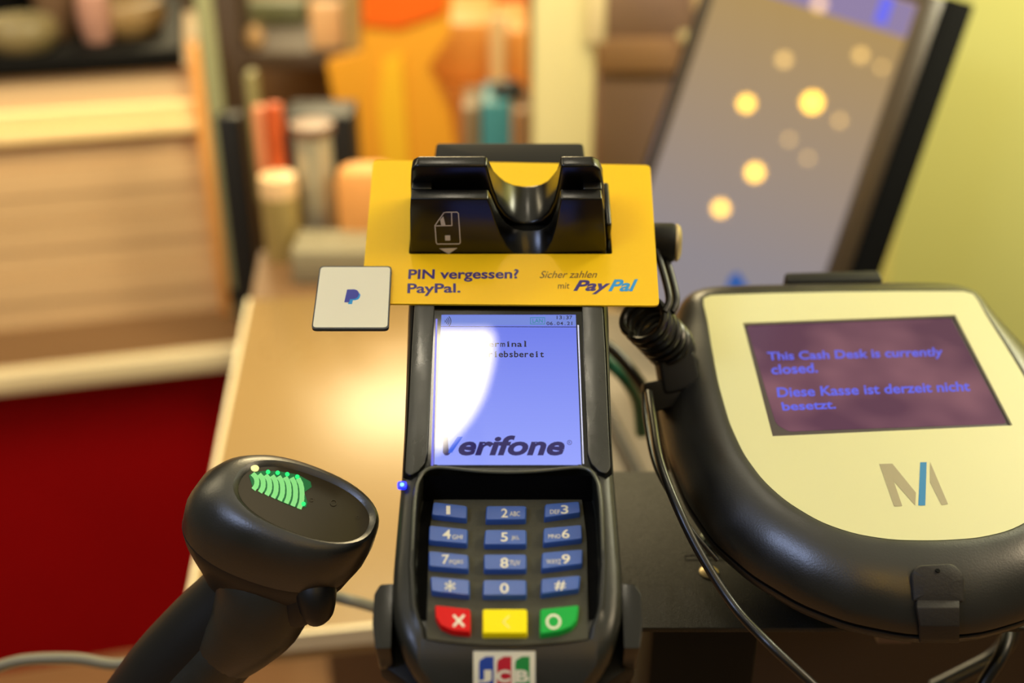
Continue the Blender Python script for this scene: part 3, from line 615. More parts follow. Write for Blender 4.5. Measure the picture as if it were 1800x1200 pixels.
# card reader tower
def vfront(n): return 70.8+n*(3.4/30)
vp_f = [(-8.2, 30), (-6.8, 25), (-5.2, 18), (-3.2, 11), (-.6, 5.5), (2.5, 1.8), (6, .3), (9.5, .15), (13, .8), (16, 3.4), (18, 8), (19.4, 15), (20.4, 23), (21.2, 30)]
def vb_(u, n): return n
lo = [(-41.0, -1), (-41, .5), (-40.6, 10), (-39.8, 24), (-39.2, 30)]
ro = [(37.6, 30), (38.8, 24), (40.2, 10), (41.2, .5), (41.2, -1)]
prof_front = lo+vp_f+ro
def raise_valley(pf, base, top):
    out = []
    for u, n in pf:
        if -8.3 < u < 21.3: n = base+(top-base)*(n/30)
        out.append((u, n))
    return out
prof_back = raise_valley(prof_front, 6.6, 30)
ct_ = thing
mb = MB()
mb.loft([[T.P(u, vfront(max(n, 0)), n) for u, n in prof_front], [T.P(u, 80.0, n) for u, n in prof_back]])
mb.box(T, -39.3, -31, 80.0, 84.6, 0, 30); mb.box(T, 30.2, 38.0, 80.0, 84.6, 0, 30)
mb.build('reader_front', M['black_gloss'], tm, bevel=.0007, seg=3, angle=35)
s_ = 38.5/30
lo2 = [(-41, 0), (-40.8, 8), (-40, 28), (-39.3, 36), (-37, 38.5)]; ro2 = [(34.5, 38.5), (37.4, 36), (39, 28), (40.8, 8), (41, 0)]
val2 = [(-8.6, 38.5), (-7.6, 33), (-6, 25), (-3.8, 17), (-1, 11.5), (2.5, 8), (6.5, 6.6), (10, 6.8), (13.6, 8.6), (16.6, 12.5), (18.8, 19), (20, 26), (20.8, 33), (21.4, 38.5)]
pf2 = lo2+val2+ro2
def vback(n): return 106-15.5*(max(n-6, 0)/32.5)
mb = MB(); mb.loft([[T.P(u, 84.2+n*.01, n) for u, n in pf2], [T.P(u*(1 if n < 36 else .985), vback(n), n + (1.5 if -8.8 < u < 21.5 and n < 20 else 0)) for u, n in pf2]])
mb.build('reader_rear', M['black_gloss'], tm, bevel=.0012, seg=3, angle=35)
mb = MB(); mb.box(T, -39, 39, 80.5, 84.1, 0, 5.5); mb.build('slot_floor', M['pocket'], tm)
mb = MB(); mb.box(T, 40.2, 43.0, 78, 104, -4, 12.0); mb.build('side_guard', M['black_gloss'], tm, bevel=.0011, seg=3)
# icon on the reader front
fp = T.P(0, vfront(0), 0); fn_ = (T.P(0, vfront(30), 30)-fp).cross(T.h).normalized()
if fn_.dot(cD) > 0: fn_ = -fn_
FI = lambda px, py: on_plane(px, py, fp+fn_*.00015, fn_)
C6 = lambda pts: [(700+x/3.6375, 230+y/3.6375) for x, y in pts]
mb = MB()
stroke(mb, C6([(292, 523), (305, 520), (376, 519), (385, 528), (397, 712), (390, 722), (250, 723), (243, 713), (235, 604)]), 1.8, FI, 0, closed=True)
stroke(mb, C6([(235, 607), (343, 605), (341, 520)]), 1.8, FI, 0)
poly(mb, C6([(268, 568), (288, 545), (303, 604), (275, 606)]), FI, 0)
poly(mb, C6([(299, 668), (332, 667), (333, 700), (300, 701)]), FI, 0)
poly(mb, C6([(262, 751), (379, 748), (322, 787)]), FI, 0)
mb.build('card_symbol', M['icon_grey'], tm)
# sticker on the front lip
def ST(px, py, lift=.25):
    n = 0
    for _ in range(30):
        u, v = T.uv(px, py, n); n = .6*n+.4*(Tn(v)+lift)
    return T.P(u, v, n)
def spoly(mb, x0, y0, x1, y1, mi, lift, nx=4, ny=8, cut=0):
    pts = []; fs = []
    for j in range(ny+1):
        for i in range(nx+1):
            yy = y0+(y1-y0)*j/ny; xl = x0
            if cut and yy < y0+cut: xl = x0+cut-math.sqrt(max(0, cut*cut-(y0+cut-yy)**2))
            pts.append(ST(xl+(x1-xl)*i/nx, yy, lift))
    for j in range(ny):
        for i in range(nx): a = j*(nx+1)+i; fs.append([a, a+1, a+nx+2, a+nx+1])
    mb.add(pts, fs, mi)
stk = [M['tag_white'], mat('sticker_blue', (26, 66, 158), .35), mat('sticker_red', (190, 20, 44), .35), mat('sticker_green', (22, 140, 60), .35)]
mb = MB(); spoly(mb, 832, 1144, 941, 1208, 0, .25, nx=10)
for k, (xa, xb) in enumerate(((842, 868), (873.5, 899), (905.5, 931))): spoly(mb, xa, 1153.5, xb, 1206, k+1, .33, cut=12)
for chh, xa, xb in (('J', 841, 864), ('C', 873, 897), ('B', 906, 930)): text(mb, chh, rect(xa, 1177, xb, 1199), lambda a, b: ST(a, b, .42), 0, bold=.045)
st = mb.build('logo_sticker', stk, tm); st['label'] = 'white sticker with blue, red and green bars lettered JCB'

# ------------------------------------------------------------------ stand of the terminal: cradle, arms, plate, post
PZ = 1.168
pa = at_z(1110, 1103, PZ); pb = at_z(1080, 828, PZ)
sd = thing('terminal_stand', 'black steel stand with a flat plate that carries terminal and customer display', 'stand', Matrix.Translation((.09, .43, 0)))
mb = MB(); mb.box(T, -36, 36, -104, 100, -33, -24.6); mb.build('cradle_plate', M['black_matte'], sd, bevel=.003)
for sg in (-1, 1):
    mb = MB()
    y0 = T.uv(680, 1025, -6)[1]; y1 = T.uv(680, 1158, -14)[1]
    q = rounded([(sg*39.0, y0), (sg*43.6, y0-.4), (sg*45.4, y0-4), (sg*45.2, y1+9), (sg*43.6, y1), (sg*38.4, y1)], .8, 3)
    mb.prism(T, q, -22, -6); mb.build('cradle_arm', M['black_gloss'], sd, bevel=.0012, seg=3)
    mb = MB(); mb.prism(T, [(sg*30, y1-8), (sg*44, y1+2), (sg*43, y1+24), (sg*36, y1+30), (sg*30, y1+20)], -33, -21); mb.build('arm_bracket', M['black_matte'], sd, bevel=.001)
    mb = MB(); mb.box(T, *(sorted((sg*40, sg*46))), 66, 120, -22, -6); mb.build('upper_clamp', M['black_matte'], sd, bevel=.002)
yb = T.uv(765, 285, -6); yt = T.uv(770, 250, 0)
mb = MB(); mb.prism(T, rounded([(-34.6, 112), (35.6, 112), (34.2, yt[1]), (-33.2, yt[1])], 2), -16, 0); mb.build('rear_housing', M['black_matte'], sd, bevel=.0018, seg=3)
for sg in (-1, 1):
    mb = MB(); mb.prism(T, rounded([(sg*34.5, 112), (sg*40.5, 112), (sg*40.2, yt[1]-9), (sg*34.5, yt[1]-7)], 2.5), -22, -8); mb.build('housing_ear', M['shell'], sd, bevel=.001)
mb = MB(); mb.box(WORLD, -30, 215, pa.y*1000, pb.y*1000, PZ*1000-2.5, PZ*1000)
mb.build('shelf_plate', M['steel_plate'], sd, bevel=.0004)
mb = MB()
def slot(px0, px1, py0, py1):
    fnz = lambda a, b: at_z(a, b, PZ+.0001)
    stroke(mb, [(px0, py0), (px1, py0), (px1+2, py1), (px0+2, py1)], 1.2, fnz, 0, closed=True)
slot(1204, 1286, 976, 984); mb.build('slot_outline', M['pocket'], sd)
q = at_z(1246, 1006, PZ); mb = MB(); mb.lathe(q, (0, 0, 1), [(.0002, 0), (.0042, 0), (.0042, .0006), (.0034, .0011), (.0002, .0012)], seg=24); mb.build('screw', M['brass'], sd)['label'] = 'brass coloured flat screw head'
q = at_z(1243, 952, PZ); mb = MB(); mb.lathe(q, (0, 0, 1), [(.0002, 0), (.0042, 0), (.0042, .0006), (.0030, .0007), (.0030, .0035), (.0002, .004)], seg=6); mb.build('screw', M['zinc'], sd)
q = at_z(1262, 940, PZ); mb = MB(); mb.lathe(q, (0, 0, 1), [(.0002, 0), (.0022, 0), (.0022, .003), (.0002, .003)], seg=6); mb.build('screw', M['zinc'], sd)
mb = MB(); mb.tube([T.P(0, 5, -33), T.P(0, 5, -33)+Vector((0, .01, -.03)), Vector((-.002, T.P(0, 5, -33).y+.02, PZ))], .016, seg=20); mb.build('neck', M['black_matte'], sd)
x0 = at_y(1142, 1160, .40).x; x1 = at_y(1330, 1160, .40).x
mb = MB(); mb.box(WORLD, x0*1000, x1*1000, 400, 460, 0, PZ*1000-2.5); mb.build('post', M['black_matte'], sd, bevel=.003)
mb = MB(); mb.box(WORLD, -80, 270, 300, 620, 0, 12); mb.build('foot_plate', M['black_matte'], sd, bevel=.002)
mb = MB(); mb.box(WORLD, x1*1000, x1*1000+80, 412, 470, PZ*1000-34, PZ*1000-2.5); mb.build('under_bracket', M['pocket'], sd, bevel=.002)

# ------------------------------------------------------------------ yellow card with cutout and white tag
SN = 2.2
cor = [(656, 281), (1143, 290), (1159, 537), (634, 533)]
uvc = [T.uv(*p, SN) for p in cor]
def sheet_uv(s, t):                           # s across, t down, 0..1
    a = [uvc[0][i]*(1-s)+uvc[1][i]*s for i in (0, 1)]; b = [uvc[3][i]*(1-s)+uvc[2][i]*s for i in (0, 1)]
    return (a[0]*(1-t)+b[0]*t, a[1]*(1-t)+b[1]*t)
outer = rounded(uvc, 2.6, 6)
hole = rounded([(-41.6, 107), (43.4, 107), (43.4, 70.4), (-41.6, 70.4)], 1.2, 6)
no, nh = len(outer), len(hole)
def ring_plate(mb, fr, outer, hole, n0, n1):
    k = len(outer)
    for n in (n0, n1):
        pts = [fr.P(u, v, n) for u, v in outer]+[fr.P(u, v, n) for u, v in hole]
        mb.add(pts, [[i, (i+1) % k, k+(i+1) % k, k+i] for i in range(k)])
    for lp in (outer, hole):
        mb.add([fr.P(u, v, n0) for u, v in lp]+[fr.P(u, v, n1) for u, v in lp], [[i, (i+1) % k, k+(i+1) % k, k+i] for i in range(k)])
mb = MB(); ring_plate(mb, T, outer, hole, SN-.9, SN)
TX = lambda px, py: T.at(px, py, SN+.08)
text(mb, 'PIN vergessen?', ((718.5, 473), (912, 472.5), (911.5, 494.5), (717, 495.5)), TX, 1, bold=.024)
text(mb, 'PayPal.', ((716.5, 498), (809.5, 498), (809.5, 519), (715.5, 520.5)), TX, 1, bold=.024)
text(mb, 'Sicher zahlen', ((951, 476.2), (1050.5, 475.7), (1048.5, 488), (948.5, 488.6)), TX, 3, shear=.2)
text(mb, 'mit', ((981.5, 497), (1002, 496.8), (1000.5, 507.2), (980.5, 507.4)), TX, 3)
text(mb, 'Pay', ((1010, 492), (1073.5, 492), (1071.5, 517), (1007, 517)), TX, 1, bold=.032, shear=.3)
text(mb, 'Pal', ((1072, 491), (1121.5, 490.5), (1120, 512), (1069, 512)), TX, 2, bold=.03, shear=.3)
tag(mb.build('yellow_card', [M['yellow_card'], M['ink_navy'], M['ink_cyan'], M['ink_brown']], smooth=False), 'yellow advertising card with a cutout, slipped over the card reader of the terminal', 'sign')
TG = 3.9
tq = [(562, 467), (688.5, 467), (683, 577.5), (547, 577.5)]
tu = [T.uv(*p, TG) for p in tq]
tgo = thing('square_tag', 'white square tag with a blue double letter logo, overlapping the yellow card', 'tag', T.mat((-63, 48, SN)))
mb = MB(); mb.prism(T, rounded(tu, 2, 5), SN+.1, TG-.15); mb.build('tag_edge', M['tag_edge'], tgo)
cu_ = sum(p[0] for p in tu)/4; cv_ = sum(p[1] for p in tu)/4
tin = [(cu_+(u-cu_)*.965, cv_+(v-cv_)*.96) for u, v in tu]
mb = MB(); mb.prism(T, rounded(tin, 1.6, 5), TG-.15, TG)
GX = lambda px, py: T.at(px, py, TG+.06); GX2 = lambda px, py: T.at(px, py, TG+.12)
C3 = lambda pts: [(530+x/2.769, 440+y/2.769) for x, y in pts]
def pshape(dx, dy): return C3([(222+dx, 190+dy), (256+dx, 189+dy), (270+dx, 193+dy), (279+dx, 204+dy), (279+dx, 216+dy), (273+dx, 228+dy), (262+dx, 235+dy), (247+dx, 237+dy), (236+dx, 237+dy), (232+dx, 252+dy), (208+dx, 252+dy)])
poly(mb, C3([(262, 207), (283, 208), (287, 216), (284, 228), (276, 238), (263, 242), (250, 243), (246, 261), (226, 261), (236, 222)]), GX, 2)
poly(mb, pshape(0, 0), GX2, 1)
mb.build('tag_face', [M['tag_white'], mat('tag_navy', (52, 58, 158), .5), M['ink_cyan']], tgo)

# ------------------------------------------------------------------ key barrel right of the card
kb = T.P(60, 86, -14)
kc = at_depth(1156, 426, .535); ke = kc
ax = (ke-kc).normalized(); ax = Vector((1, -.10, .02)).normalized()
kt = thing('cable_plug', 'black round cable plug with a brass end, sticking out right of the yellow card', 'plug', Matrix.Translation(kc))
mb = MB(); mb.lathe(kc-ax*.02, ax, [(.0002, 0), (.0082, 0), (.0085, .012), (.0088, .018), (.0088, .0265), (.0082, .0275), (.0002, .028)], seg=28); mb.build('plug_body', M['black_matte'], kt)
mb = MB(); mb.lathe(kc+ax*.0078, ax, [(.0084, 0), (.0084, .0010), (.0072, .0022), (.005, .0028), (.0002, .003)], seg=28); mb.build('plug_end', M['brass'], kt)
mb = MB()
mb.tube([kc-ax*.019, kc-ax*.03+Vector((0, .0, -.004)), T.P(40, 90, -14)], .004); mb.build('plug_stem', M['cable_black'], kt)

# ------------------------------------------------------------------ customer display
DF = tilted(at_depth(1528, 658, .53), 2, 12)
dd = thing('customer_display', 'large black rounded customer display with cream face, lit purple screen and grey and blue M', 'customer display', DF.mat((0, 0, -46)))
half_in = [(0, -96), (16, -95.3), (30, -92), (42, -85.6), (53, -74.5), (60, -63), (65, -48), (67.6, -30), (68.2, -6), (67.2, 20), (66, 40), (66.0, 50), (65.8, 55), (64.6, 57.4), (61, 58.4), (30, 59.2), (0, 59.4)]
half_out = [(0, -124), (15, -122.8), (35, -117), (51, -108), (67, -93.5), (79.5, -76), (87.4, -53.5), (91.4, -29), (92, 0), (89, 22), (84.5, 37), (78, 58), (74.5, 69), (71, 77), (65, 80.5), (55, 81.6), (30, 82), (0, 82.2)]
def sym(h): return h + [(-u, v) for u, v in h[-2:0:-1]]
def radial(pl, th, c=(0, -15)):
    d = (math.cos(th), math.sin(th)); best = 1e9
    for i in range(len(pl)):
        x1, y1 = pl[i][0]-c[0], pl[i][1]-c[1]; x2, y2 = pl[(i+1) % len(pl)][0]-c[0], pl[(i+1) % len(pl)][1]-c[1]
        ex, ey = x2-x1, y2-y1; den = d[0]*ey-d[1]*ex
        if abs(den) < 1e-9: continue
        t = (x1*ey-y1*ex)/den; s = (x1*d[1]-y1*d[0])/den
        if t > 0 and -1e-6 <= s <= 1+1e-6: best = min(best, t)
    return best
NA = 144; TH = [2*PI*k/NA for k in range(NA)]
def smooth(r, it=3):
    for _ in range(it): r = [(r[i-1]+2*r[i]+r[(i+1) % NA])/4 for i in range(NA)]
    return r
rin = smooth([radial(sym(half_in), t) for t in TH], 0)
rin = [(rin[i-2]+4*rin[i-1]+6*rin[i]+4*rin[(i+1) % NA]+rin[(i+2) % NA])/16 if math.sin(TH[i]) < .35 else rin[i] for i in range(NA)]
rout = smooth([radial(sym(half_out), t) for t in TH], 1)
def dl(f, n, extra=0): return [DF.P((rin[i]*(1-f)+rout[i]*f+extra)*math.cos(TH[i]), -15+(rin[i]*(1-f)+rout[i]*f+extra)*math.sin(TH[i]), n) for i in range(NA)]
mb = MB(); mb.loft([dl(0, -3, -.6), dl(0, .35, .02), dl(.03, .5), dl(.15, .2), dl(.32, -1.0), dl(.50, -3.2), (dl(.68, -6.4)), dl(.83, -10.4), dl(.94, -14.8), dl(.99, -18.5), dl(1.0, -21)], cap0=True, cap1=True)
mb.build('front_housing', M['device_black'], dd)
mb = MB(); mb.loft([dl(.975, -21.1), dl(.975, -23)]); mb.build('seam', M['pocket'], dd)
mb = MB(); mb.loft([dl(.99, -23), dl(1.0, -23.6), dl(.97, -27), dl(.8, -31), dl(.5, -34)], cap0=True, cap1=True); mb.build('rear_housing', M['black_plastic'], dd)
scq = [(1306, 568), (1679, 554), (1780, 748), (1358, 767)]
squ = [DF.uv(*p, .3) for p in scq]
def inner_pt(th, pl): r = radial(pl, th, (0, -15)); return (r*math.cos(th), -15+r*math.sin(th))
pol = [squ[3], squ[2], squ[1], squ[0]]
# screen centre is above the polar centre, so the ring of the face is built about it
mb = MB()
ths = sorted(TH+[math.atan2(p[1]+15, p[0]) % (2*PI) for p in squ]); kN = len(ths)
def rin_at(t):
    x = t/(2*PI)*NA; i = int(x) % NA; f = x-int(x); return rin[i]*(1-f)+rin[(i+1) % NA]*f
ol = [((rin_at(t)-.05)*math.cos(t), -15+(rin_at(t)-.05)*math.sin(t)) for t in ths]
il = [inner_pt(t, pol) for t in ths]
mb.add([DF.P(u, v, .5) for u, v in ol]+[DF.P(u, v, .5) for u, v in il]+[DF.P(u, v, -1.2) for u, v in il], [[i, (i+1) % kN, kN+(i+1) % kN, kN+i] for i in range(kN)]+[[kN+i, kN+(i+1) % kN, 2*kN+(i+1) % kN, 2*kN+i] for i in range(kN)])
DX = lambda px, py: DF.at(px, py, .6)
C5 = lambda pts: [(1280+x/3.333, 540+y/3.333) for x, y in pts]
poly(mb, C5([(885, 917), (962, 915), (970, 1018), (1020, 1163), (972, 1165)]), DX, 1)
poly(mb, C5([(962, 915), (1100, 1085), (1096, 1160), (970, 1018)]), DX, 1)
poly(mb, C5([(1125, 907), (1163, 906), (1155, 1160), (1114, 1160)]), DX, 2)
poly(mb, C5([(1183, 905), (1288, 1152), (1250, 1157), (1182, 1025)]), DX, 1)
mb.build('face_plate', [M['cream'], M['logo_grey'], M['logo_blue']], dd)
# lit purple panel, with pinkish reflections painted into its emission as noise
m = bpy.data.materials.new('purple_panel'); m.use_nodes = True; nt = m.node_tree; b = nt.nodes['Principled BSDF']
b.inputs['Base Color'].default_value = (.02, .012, .02, 1); b.inputs['Roughness'].default_value = .10
tc = nt.nodes.new('ShaderNodeTexCoord'); nz = nt.nodes.new('ShaderNodeTexNoise'); nz.inputs['Scale'].default_value = 22; nz.inputs['Detail'].default_value = 2
nt.links.new(tc.outputs['Object'], nz.inputs['Vector'])
cr = nt.nodes.new('ShaderNodeValToRGB'); cr.color_ramp.elements[0].position = .38; cr.color_ramp.elements[0].color = lin((92, 52, 80))+(1,)
cr.color_ramp.elements[1].position = .66; cr.color_ramp.elements[1].color = lin((148, 98, 112))+(1,)
nt.links.new(nz.outputs['Fac'], cr.inputs[0]); nt.links.new(cr.outputs[0], b.inputs['Emission Color']); b.inputs['Emission Strength'].default_value = .8
M['purple'] = m
sq2 = [DF.uv(*p, -.8) for p in [(1300, 563), (1684, 549), (1786, 752), (1352, 771)]]
mb = MB(); mb.prism(DF, sq2, -1.6, -.8); mb.build('screen_frame', mat('screen_frame', (70, 62, 66), .35), dd)
mb = MB(); mb.prism(DF, rounded([DF.uv(*p, -.7) for p in [(1312, 572), (1672, 559), (1770, 744), (1386, 758), (1364, 745)]], [2, 2, 2, 2, 12]), -.8, -.7)
DS = lambda px, py: DF.at(px, py, -.6)
for s_t, q in (('This Cash Desk is currently', ((1348, 618.5), (1656, 610), (1658, 630), (1351, 637.5))), ('closed.', ((1354, 641), (1436, 637.5), (1438, 654.5), (1357, 658))),
               ('Diese Kasse ist derzeit nicht', ((1365, 681), (1703, 670), (1706, 687), (1367, 698))), ('besetzt.', ((1373, 707), (1468, 703), (1470, 718), (1376, 721.5)))):
    text(mb, s_t, q, DS, 1, bold=.02)
mb.build('screen', [M['purple'], mat('screen_text', (4, 4, 20), .1, emit=(96, 104, 236), estr=1.0)], dd)
# rear tab, hanging clip and mount
mb = MB(); q0 = DF.uv(1374, 500, -12); q1 = DF.uv(1541, 500, -12); q2 = DF.uv(1541, 474, -4)
mb.prism(DF, rounded([(q0[0], 74), (q1[0], 74), (q1[0], q2[1]), (q0[0], q2[1]-1)], 2), -16, -4); mb.build('rear_tab', M['black_matte'], dd, bevel=.0012)
mb = MB(); mb.tube([DF.P(-10, -30, -33), DF.P(-10, -34, -50), Vector((DF.P(-10, -34, 0).x, DF.P(-10, -34, 0).y-.0, PZ))], .02, seg=20); mb.build('mount_neck', M['black_matte'], dd)
# clip
def DH(px, py, lift=1.0):                     # pixel onto the rolled housing edge
    n = -10
    for _ in range(40):
        u, v = DF.uv(px, py, n); th = math.atan2(v+15, u) % (2*PI); x = th/(2*PI)*NA; i = int(x) % NA
        f = (math.hypot(u, v+15)-rin[i])/(rout[i]-rin[i])
        nn = interp([(0, .5), (.15, .2), (.32, -1), (.5, -3.2), (.68, -6.4), (.83, -10.4), (.94, -14.8), (.99, -18.5), (1.05, -23)], f)+lift
        n = .6*n+.4*nn
    return DF.P(u, v, n)
cl = thing('strap_clip', 'dark leather strap clip hanging over the front rim of the customer display', 'clip', Matrix.Translation(DH(1650, 1060)))
outl = rounded([(1612, 993), (1676, 990), (1694, 1010), (1694, 1058), (1606, 1056), (1602, 1010)], [14, 14, 8, 3, 3, 8], 6)
cx = 1649; cy = 1030
mb = MB(); g0 = [DH(x, y, .3) for x, y in outl]; g1 = [DH(x, y, 2.6) for x, y in outl]; g2 = [DH(cx+(x-cx)*.94, cy+(y-cy)*.94, 3.1) for x, y in outl]
g3 = [DH(cx+(x-cx)*.5, cy+(y-cy)*.5, 3.3) for x, y in outl]
mb.loft([g0, g1, g2, g3]); mb.build('clip_tab', M['leather'], cl)
q = DH(1648, 1003, 3.15); mb = MB(); mb.lathe(q, DF.n, [(.0001, 0), (.0009, 0), (.0009, .0003), (.0001, .0003)], seg=12); mb.build('rivet_hole', M['pocket'], cl)
mb = MB()
e0 = DH(1612, 1052, .6); e1 = DH(1686, 1052, .6); dp = (e0-CAM).dot(cD)
pth = [((1612, 1050), (1687, 1050), dp-.001), ((1612, 1068), (1687, 1068), dp-.004), ((1618, 1100), (1687, 1100), dp-.004), ((1618, 1122), (1687, 1122), dp+.0), ((1618, 1130), (1687, 1130), dp+.004), ((1620, 1124), (1685, 1124), dp+.012)]
fr_ = [[at_depth(*a, d), at_depth(*b_, d)] for a, b_, d in pth]
loops = []
for a, b_ in fr_:
    off = cD*.0022; loops.append([a, b_, b_+off, a+off])
mb.loft(loops); mb.build('strap', M['leather'], cl, bevel=.0004)
mb = MB(); x0 = at_y(1545, 1115, .43); mb.box(WORLD, at_y(1545, 1115, .43).x*1000, at_y(1604, 1115, .43).x*1000, 430, 460, at_y(1570, 1130, .43).z*1000, PZ*1000-3)
mb.build('port_box', mat('port_box', (110, 88, 78), .5), sd)['label'] = 'small pinkish grey box under the plate'

# ------------------------------------------------------------------ cables
def cable(name, label, pts, r, m, cat='cable'):
    mb = MB(); mb.tube([at_depth(*p) for p in pts], r, seg=12, sub=8); return tag(mb.build(name, m), label, cat)
cable('cable', 'long black cable running down over the stand plate in front of the display', [(1140, 690, .52), (1148, 740, .50), (1160, 810, .478), (1190, 890, .463), (1232, 975, .455), (1290, 1065, .447), (1350, 1130, .435), (1420, 1195, .43), (1480, 1250, .43)], .0018, M['cable_black'])
cable('cable', 'thin black cable running beside the long one past the display', [(1130, 690, .53), (1136, 750, .515), (1152, 820, .50), (1190, 890, .482), (1215, 930, .478), (1262, 985, .474)], .0009, M['cable_black'])
cable('cable', 'green cable curving behind the right side of the terminal', [(1030, 600, .68), (1075, 640, .68), (1100, 665, .68), (1122, 705, .70), (1128, 760, .72)], .0042, M['cable_green'])
cable('cable', 'thick black cable arching over the green one', [(1040, 590, .65), (1080, 618, .65), (1112, 655, .65), (1140, 700, .66), (1165, 770, .68), (1172, 840, .70)], .0034, M['cable_black'])
mb = MB(); mb.tube([at_z(px, py, .9362) for px, py in ((1040, 670), (1085, 760), (1120, 830), (1150, 900), (1175, 980))], .0055, seg=12); tag(mb.build('cable', M['cable_black']), 'black cable lying diagonally on the counter behind the stand plate', 'cable')
cable('cable', 'grey cable passing behind the barcode scanner', [(-30, 1180, .62), (40, 1160, .62), (130, 1157, .62), (220, 1166, .62), (330, 1130, .62), (460, 1060, .62), (560, 1046, .62), (620, 1056, .62), (680, 1072, .60), (760, 1090, .58)], .0030, M['cable_grey'])
cable('cable', 'black cable looping under the right end of the customer display', [(1640, 1075, .56), (1740, 1085, .55), (1772, 1100, .54), (1760, 1150, .53), (1730, 1200, .53), (1700, 1260, .53)], .0030, M['cable_black'])
cable('cable', 'dark grey cable below the stand plate at the right', [(1780, 1075, .60), (1775, 1120, .60), (1745, 1155, .60), (1700, 1180, .60), (1640, 1210, .60)], .0042, M['cable_black'])
# coiled cord
ca = at_depth(1128, 556, .515); cb2 = at_depth(1196, 628, .545); axc = (cb2-ca).normalized(); sd1 = axc.orthogonal().normalized(); sd2 = axc.cross(sd1)
Lc = (cb2-ca).length; pts = []
for k in range(9*14+1):
    t = k/(9*14); a = 2*PI*9*t; r = .0095 if t < .8 else .0095-.02*(t-.8)
    pts.append(ca+axc*Lc*t*1.0+(sd1*math.cos(a)+sd2*math.sin(a))*r)
mb = MB(); st0 = pts[0]
lead = [at_depth(1150, 430, .53), at_depth(1166, 480, .522), at_depth(1176, 525, .515), at_depth(1168, 548, .512)]
mb.tube(pts, .0017, seg=8, sub=2); coil = thing('coiled_cord', 'black coiled cord hanging between the terminal and the customer display', 'cord', Matrix.Translation(ca))
mb.build('coil', M['cable_black'], coil)
mb = MB(); mb.tube(lead, .0016); mb.build('lead', M['cable_black'], coil)
mb = MB(); mb.tube([p+cR*.004+cD*.006 for p in lead], .0016); mb.build('lead', M['cable_black'], coil)
pc = at_depth(1192, 655, .535); PF = Frame(pc, (1, .15, .1), (-.25, .5, .8))
mb = MB(); mb.prism(PF, rounded([(-9, -9), (8, -8), (8, 8), (2, 10), (-9, 8)], 3), -6, 6); mb.build('cord_plug', M['black_matte'], coil, bevel=.0015, seg=3)
mb = MB(); mb.prism(PF, rounded([(-18, -16), (0, -14), (-2, -2), (-17, -2)], 2), -5, 5); mb.build('socket_block', M['black_matte'], coil, bevel=.001)

# ------------------------------------------------------------------ barcode scanner
an = math.radians(21)
cB = -cD
e1 = cR*math.cos(an)-cU*math.sin(an); e2 = cR*math.sin(an)+cU*math.cos(an)
SNv = (e2*.80+cB*.60).normalized(); SM = (e2*.60-cB*.80).normalized()
SO = at_depth(536, 881, .455)
S = Frame(SO, e1, SM)                          # u major, v across, n = up out of the window
if S.n.dot(SNv) < 0: S.n = -S.n
bs = thing('barcode_scanner', 'black handheld barcode scanner with glowing green window, left of the terminal', 'barcode scanner', S.mat((0, 0, -60)))
def sect(cu, cv, n, a, b, k=2.3, N=48, tu=0, tv=0):
    out = []
    for i in range(N):
        t = 2*PI*i/N; c, s = math.cos(t), math.sin(t)
        x = a*math.copysign(abs(c)**(2/k), c); y = b*math.copysign(abs(s)**(2/k), s)
        out.append(S.P(cu+x, cv+y, n+tu*x+tv*y))
    return out
mb = MB()
mb.loft([sect(0, 0, -1.6, 25.5, 15), sect(0, 0, -.4, 26.6, 16), sect(0, 0, .3, 28, 17.2), sect(-.6, 0, -.2, 29.6, 18.8), sect(-2.2, 0, -2, 31.8, 21), sect(-4.2, 0, -5.5, 34, 23), sect(-6, 0, -11, 35.8, 24.4), sect(-7.5, 0, -18, 36.4, 25), sect(-8.4, 0, -25, 35.6, 24.6, tu=.04)], cap1=True)
mb.build('head_housing', M['scanner_rubber'], bs)
mb = MB()
mb.loft([sect(-8.4, 0, -25.2, 35.2, 24.3, tu=.04), sect(-8.6, 0, -25.9, 35.5, 24.5, tu=.04), sect(-8.6, 0, -32, 33.6, 23.6, tu=.02), sect(-8.6, 0, -38, 30.4, 22.2), sect(-8.4, 0, -44, 26.8, 20.4), sect(-8.2, 0, -50, 24, 18.8), sect(-8.5, 0, -57, 21, 17), sect(-10, 0, -62, 14, 12)], cap0=True)
mb.build('lower_housing', M['scanner_dark'], bs)
mb = MB(); mb.loft([sect(0, 0, -2.6, 25.8, 15.2), sect(0, 0, -1.2, 25.8, 15.2)]); mb.build('window', M['scanner_glass'], bs)
SW = lambda px, py: on_plane(px, py, S.P(0, 0, -.9), SNv)
C4 = lambda pts: [(150+x/2.727, 762+y/2.727) for x, y in pts]
mb = MB(); poly(mb, C4([(785, 200), (800, 188), (850, 178), (930, 180), (1020, 196), (1080, 230), (1085, 255), (1050, 280), (1065, 330), (1058, 352), (1010, 352), (950, 330), (880, 295), (800, 250)]), lambda a, b: on_plane(a, b, S.P(0, 0, -1.05), SNv), 0)
mb.build('light_panel', M['scan_glow_deep'], bs)
mb = MB()
for k in range(8):
    x = 806+k*31; y = 196+k*3.5; dl_ = 66+k*9.5
    arc = [(x, y), (x+9, y+dl_*.14), (x+14, y+dl_*.3), (x+16, y+dl_*.5), (x+15, y+dl_*.7), (x+11, y+dl_*.86), (x+4, y+dl_)]
    stroke(mb, C4(arc), 8.6, SW, 0)
mb.build('light_ribs', M['scan_glow'], bs)
mb = MB()
for x, y in ((876, 183), (922, 187), (968, 194), (1016, 206), (1046, 336)): ring(mb, *C4([(x, y)])[0], .1, 4.0, lambda a, b: on_plane(a, b, S.P(0, 0, -.8), SNv), 0, n=12)
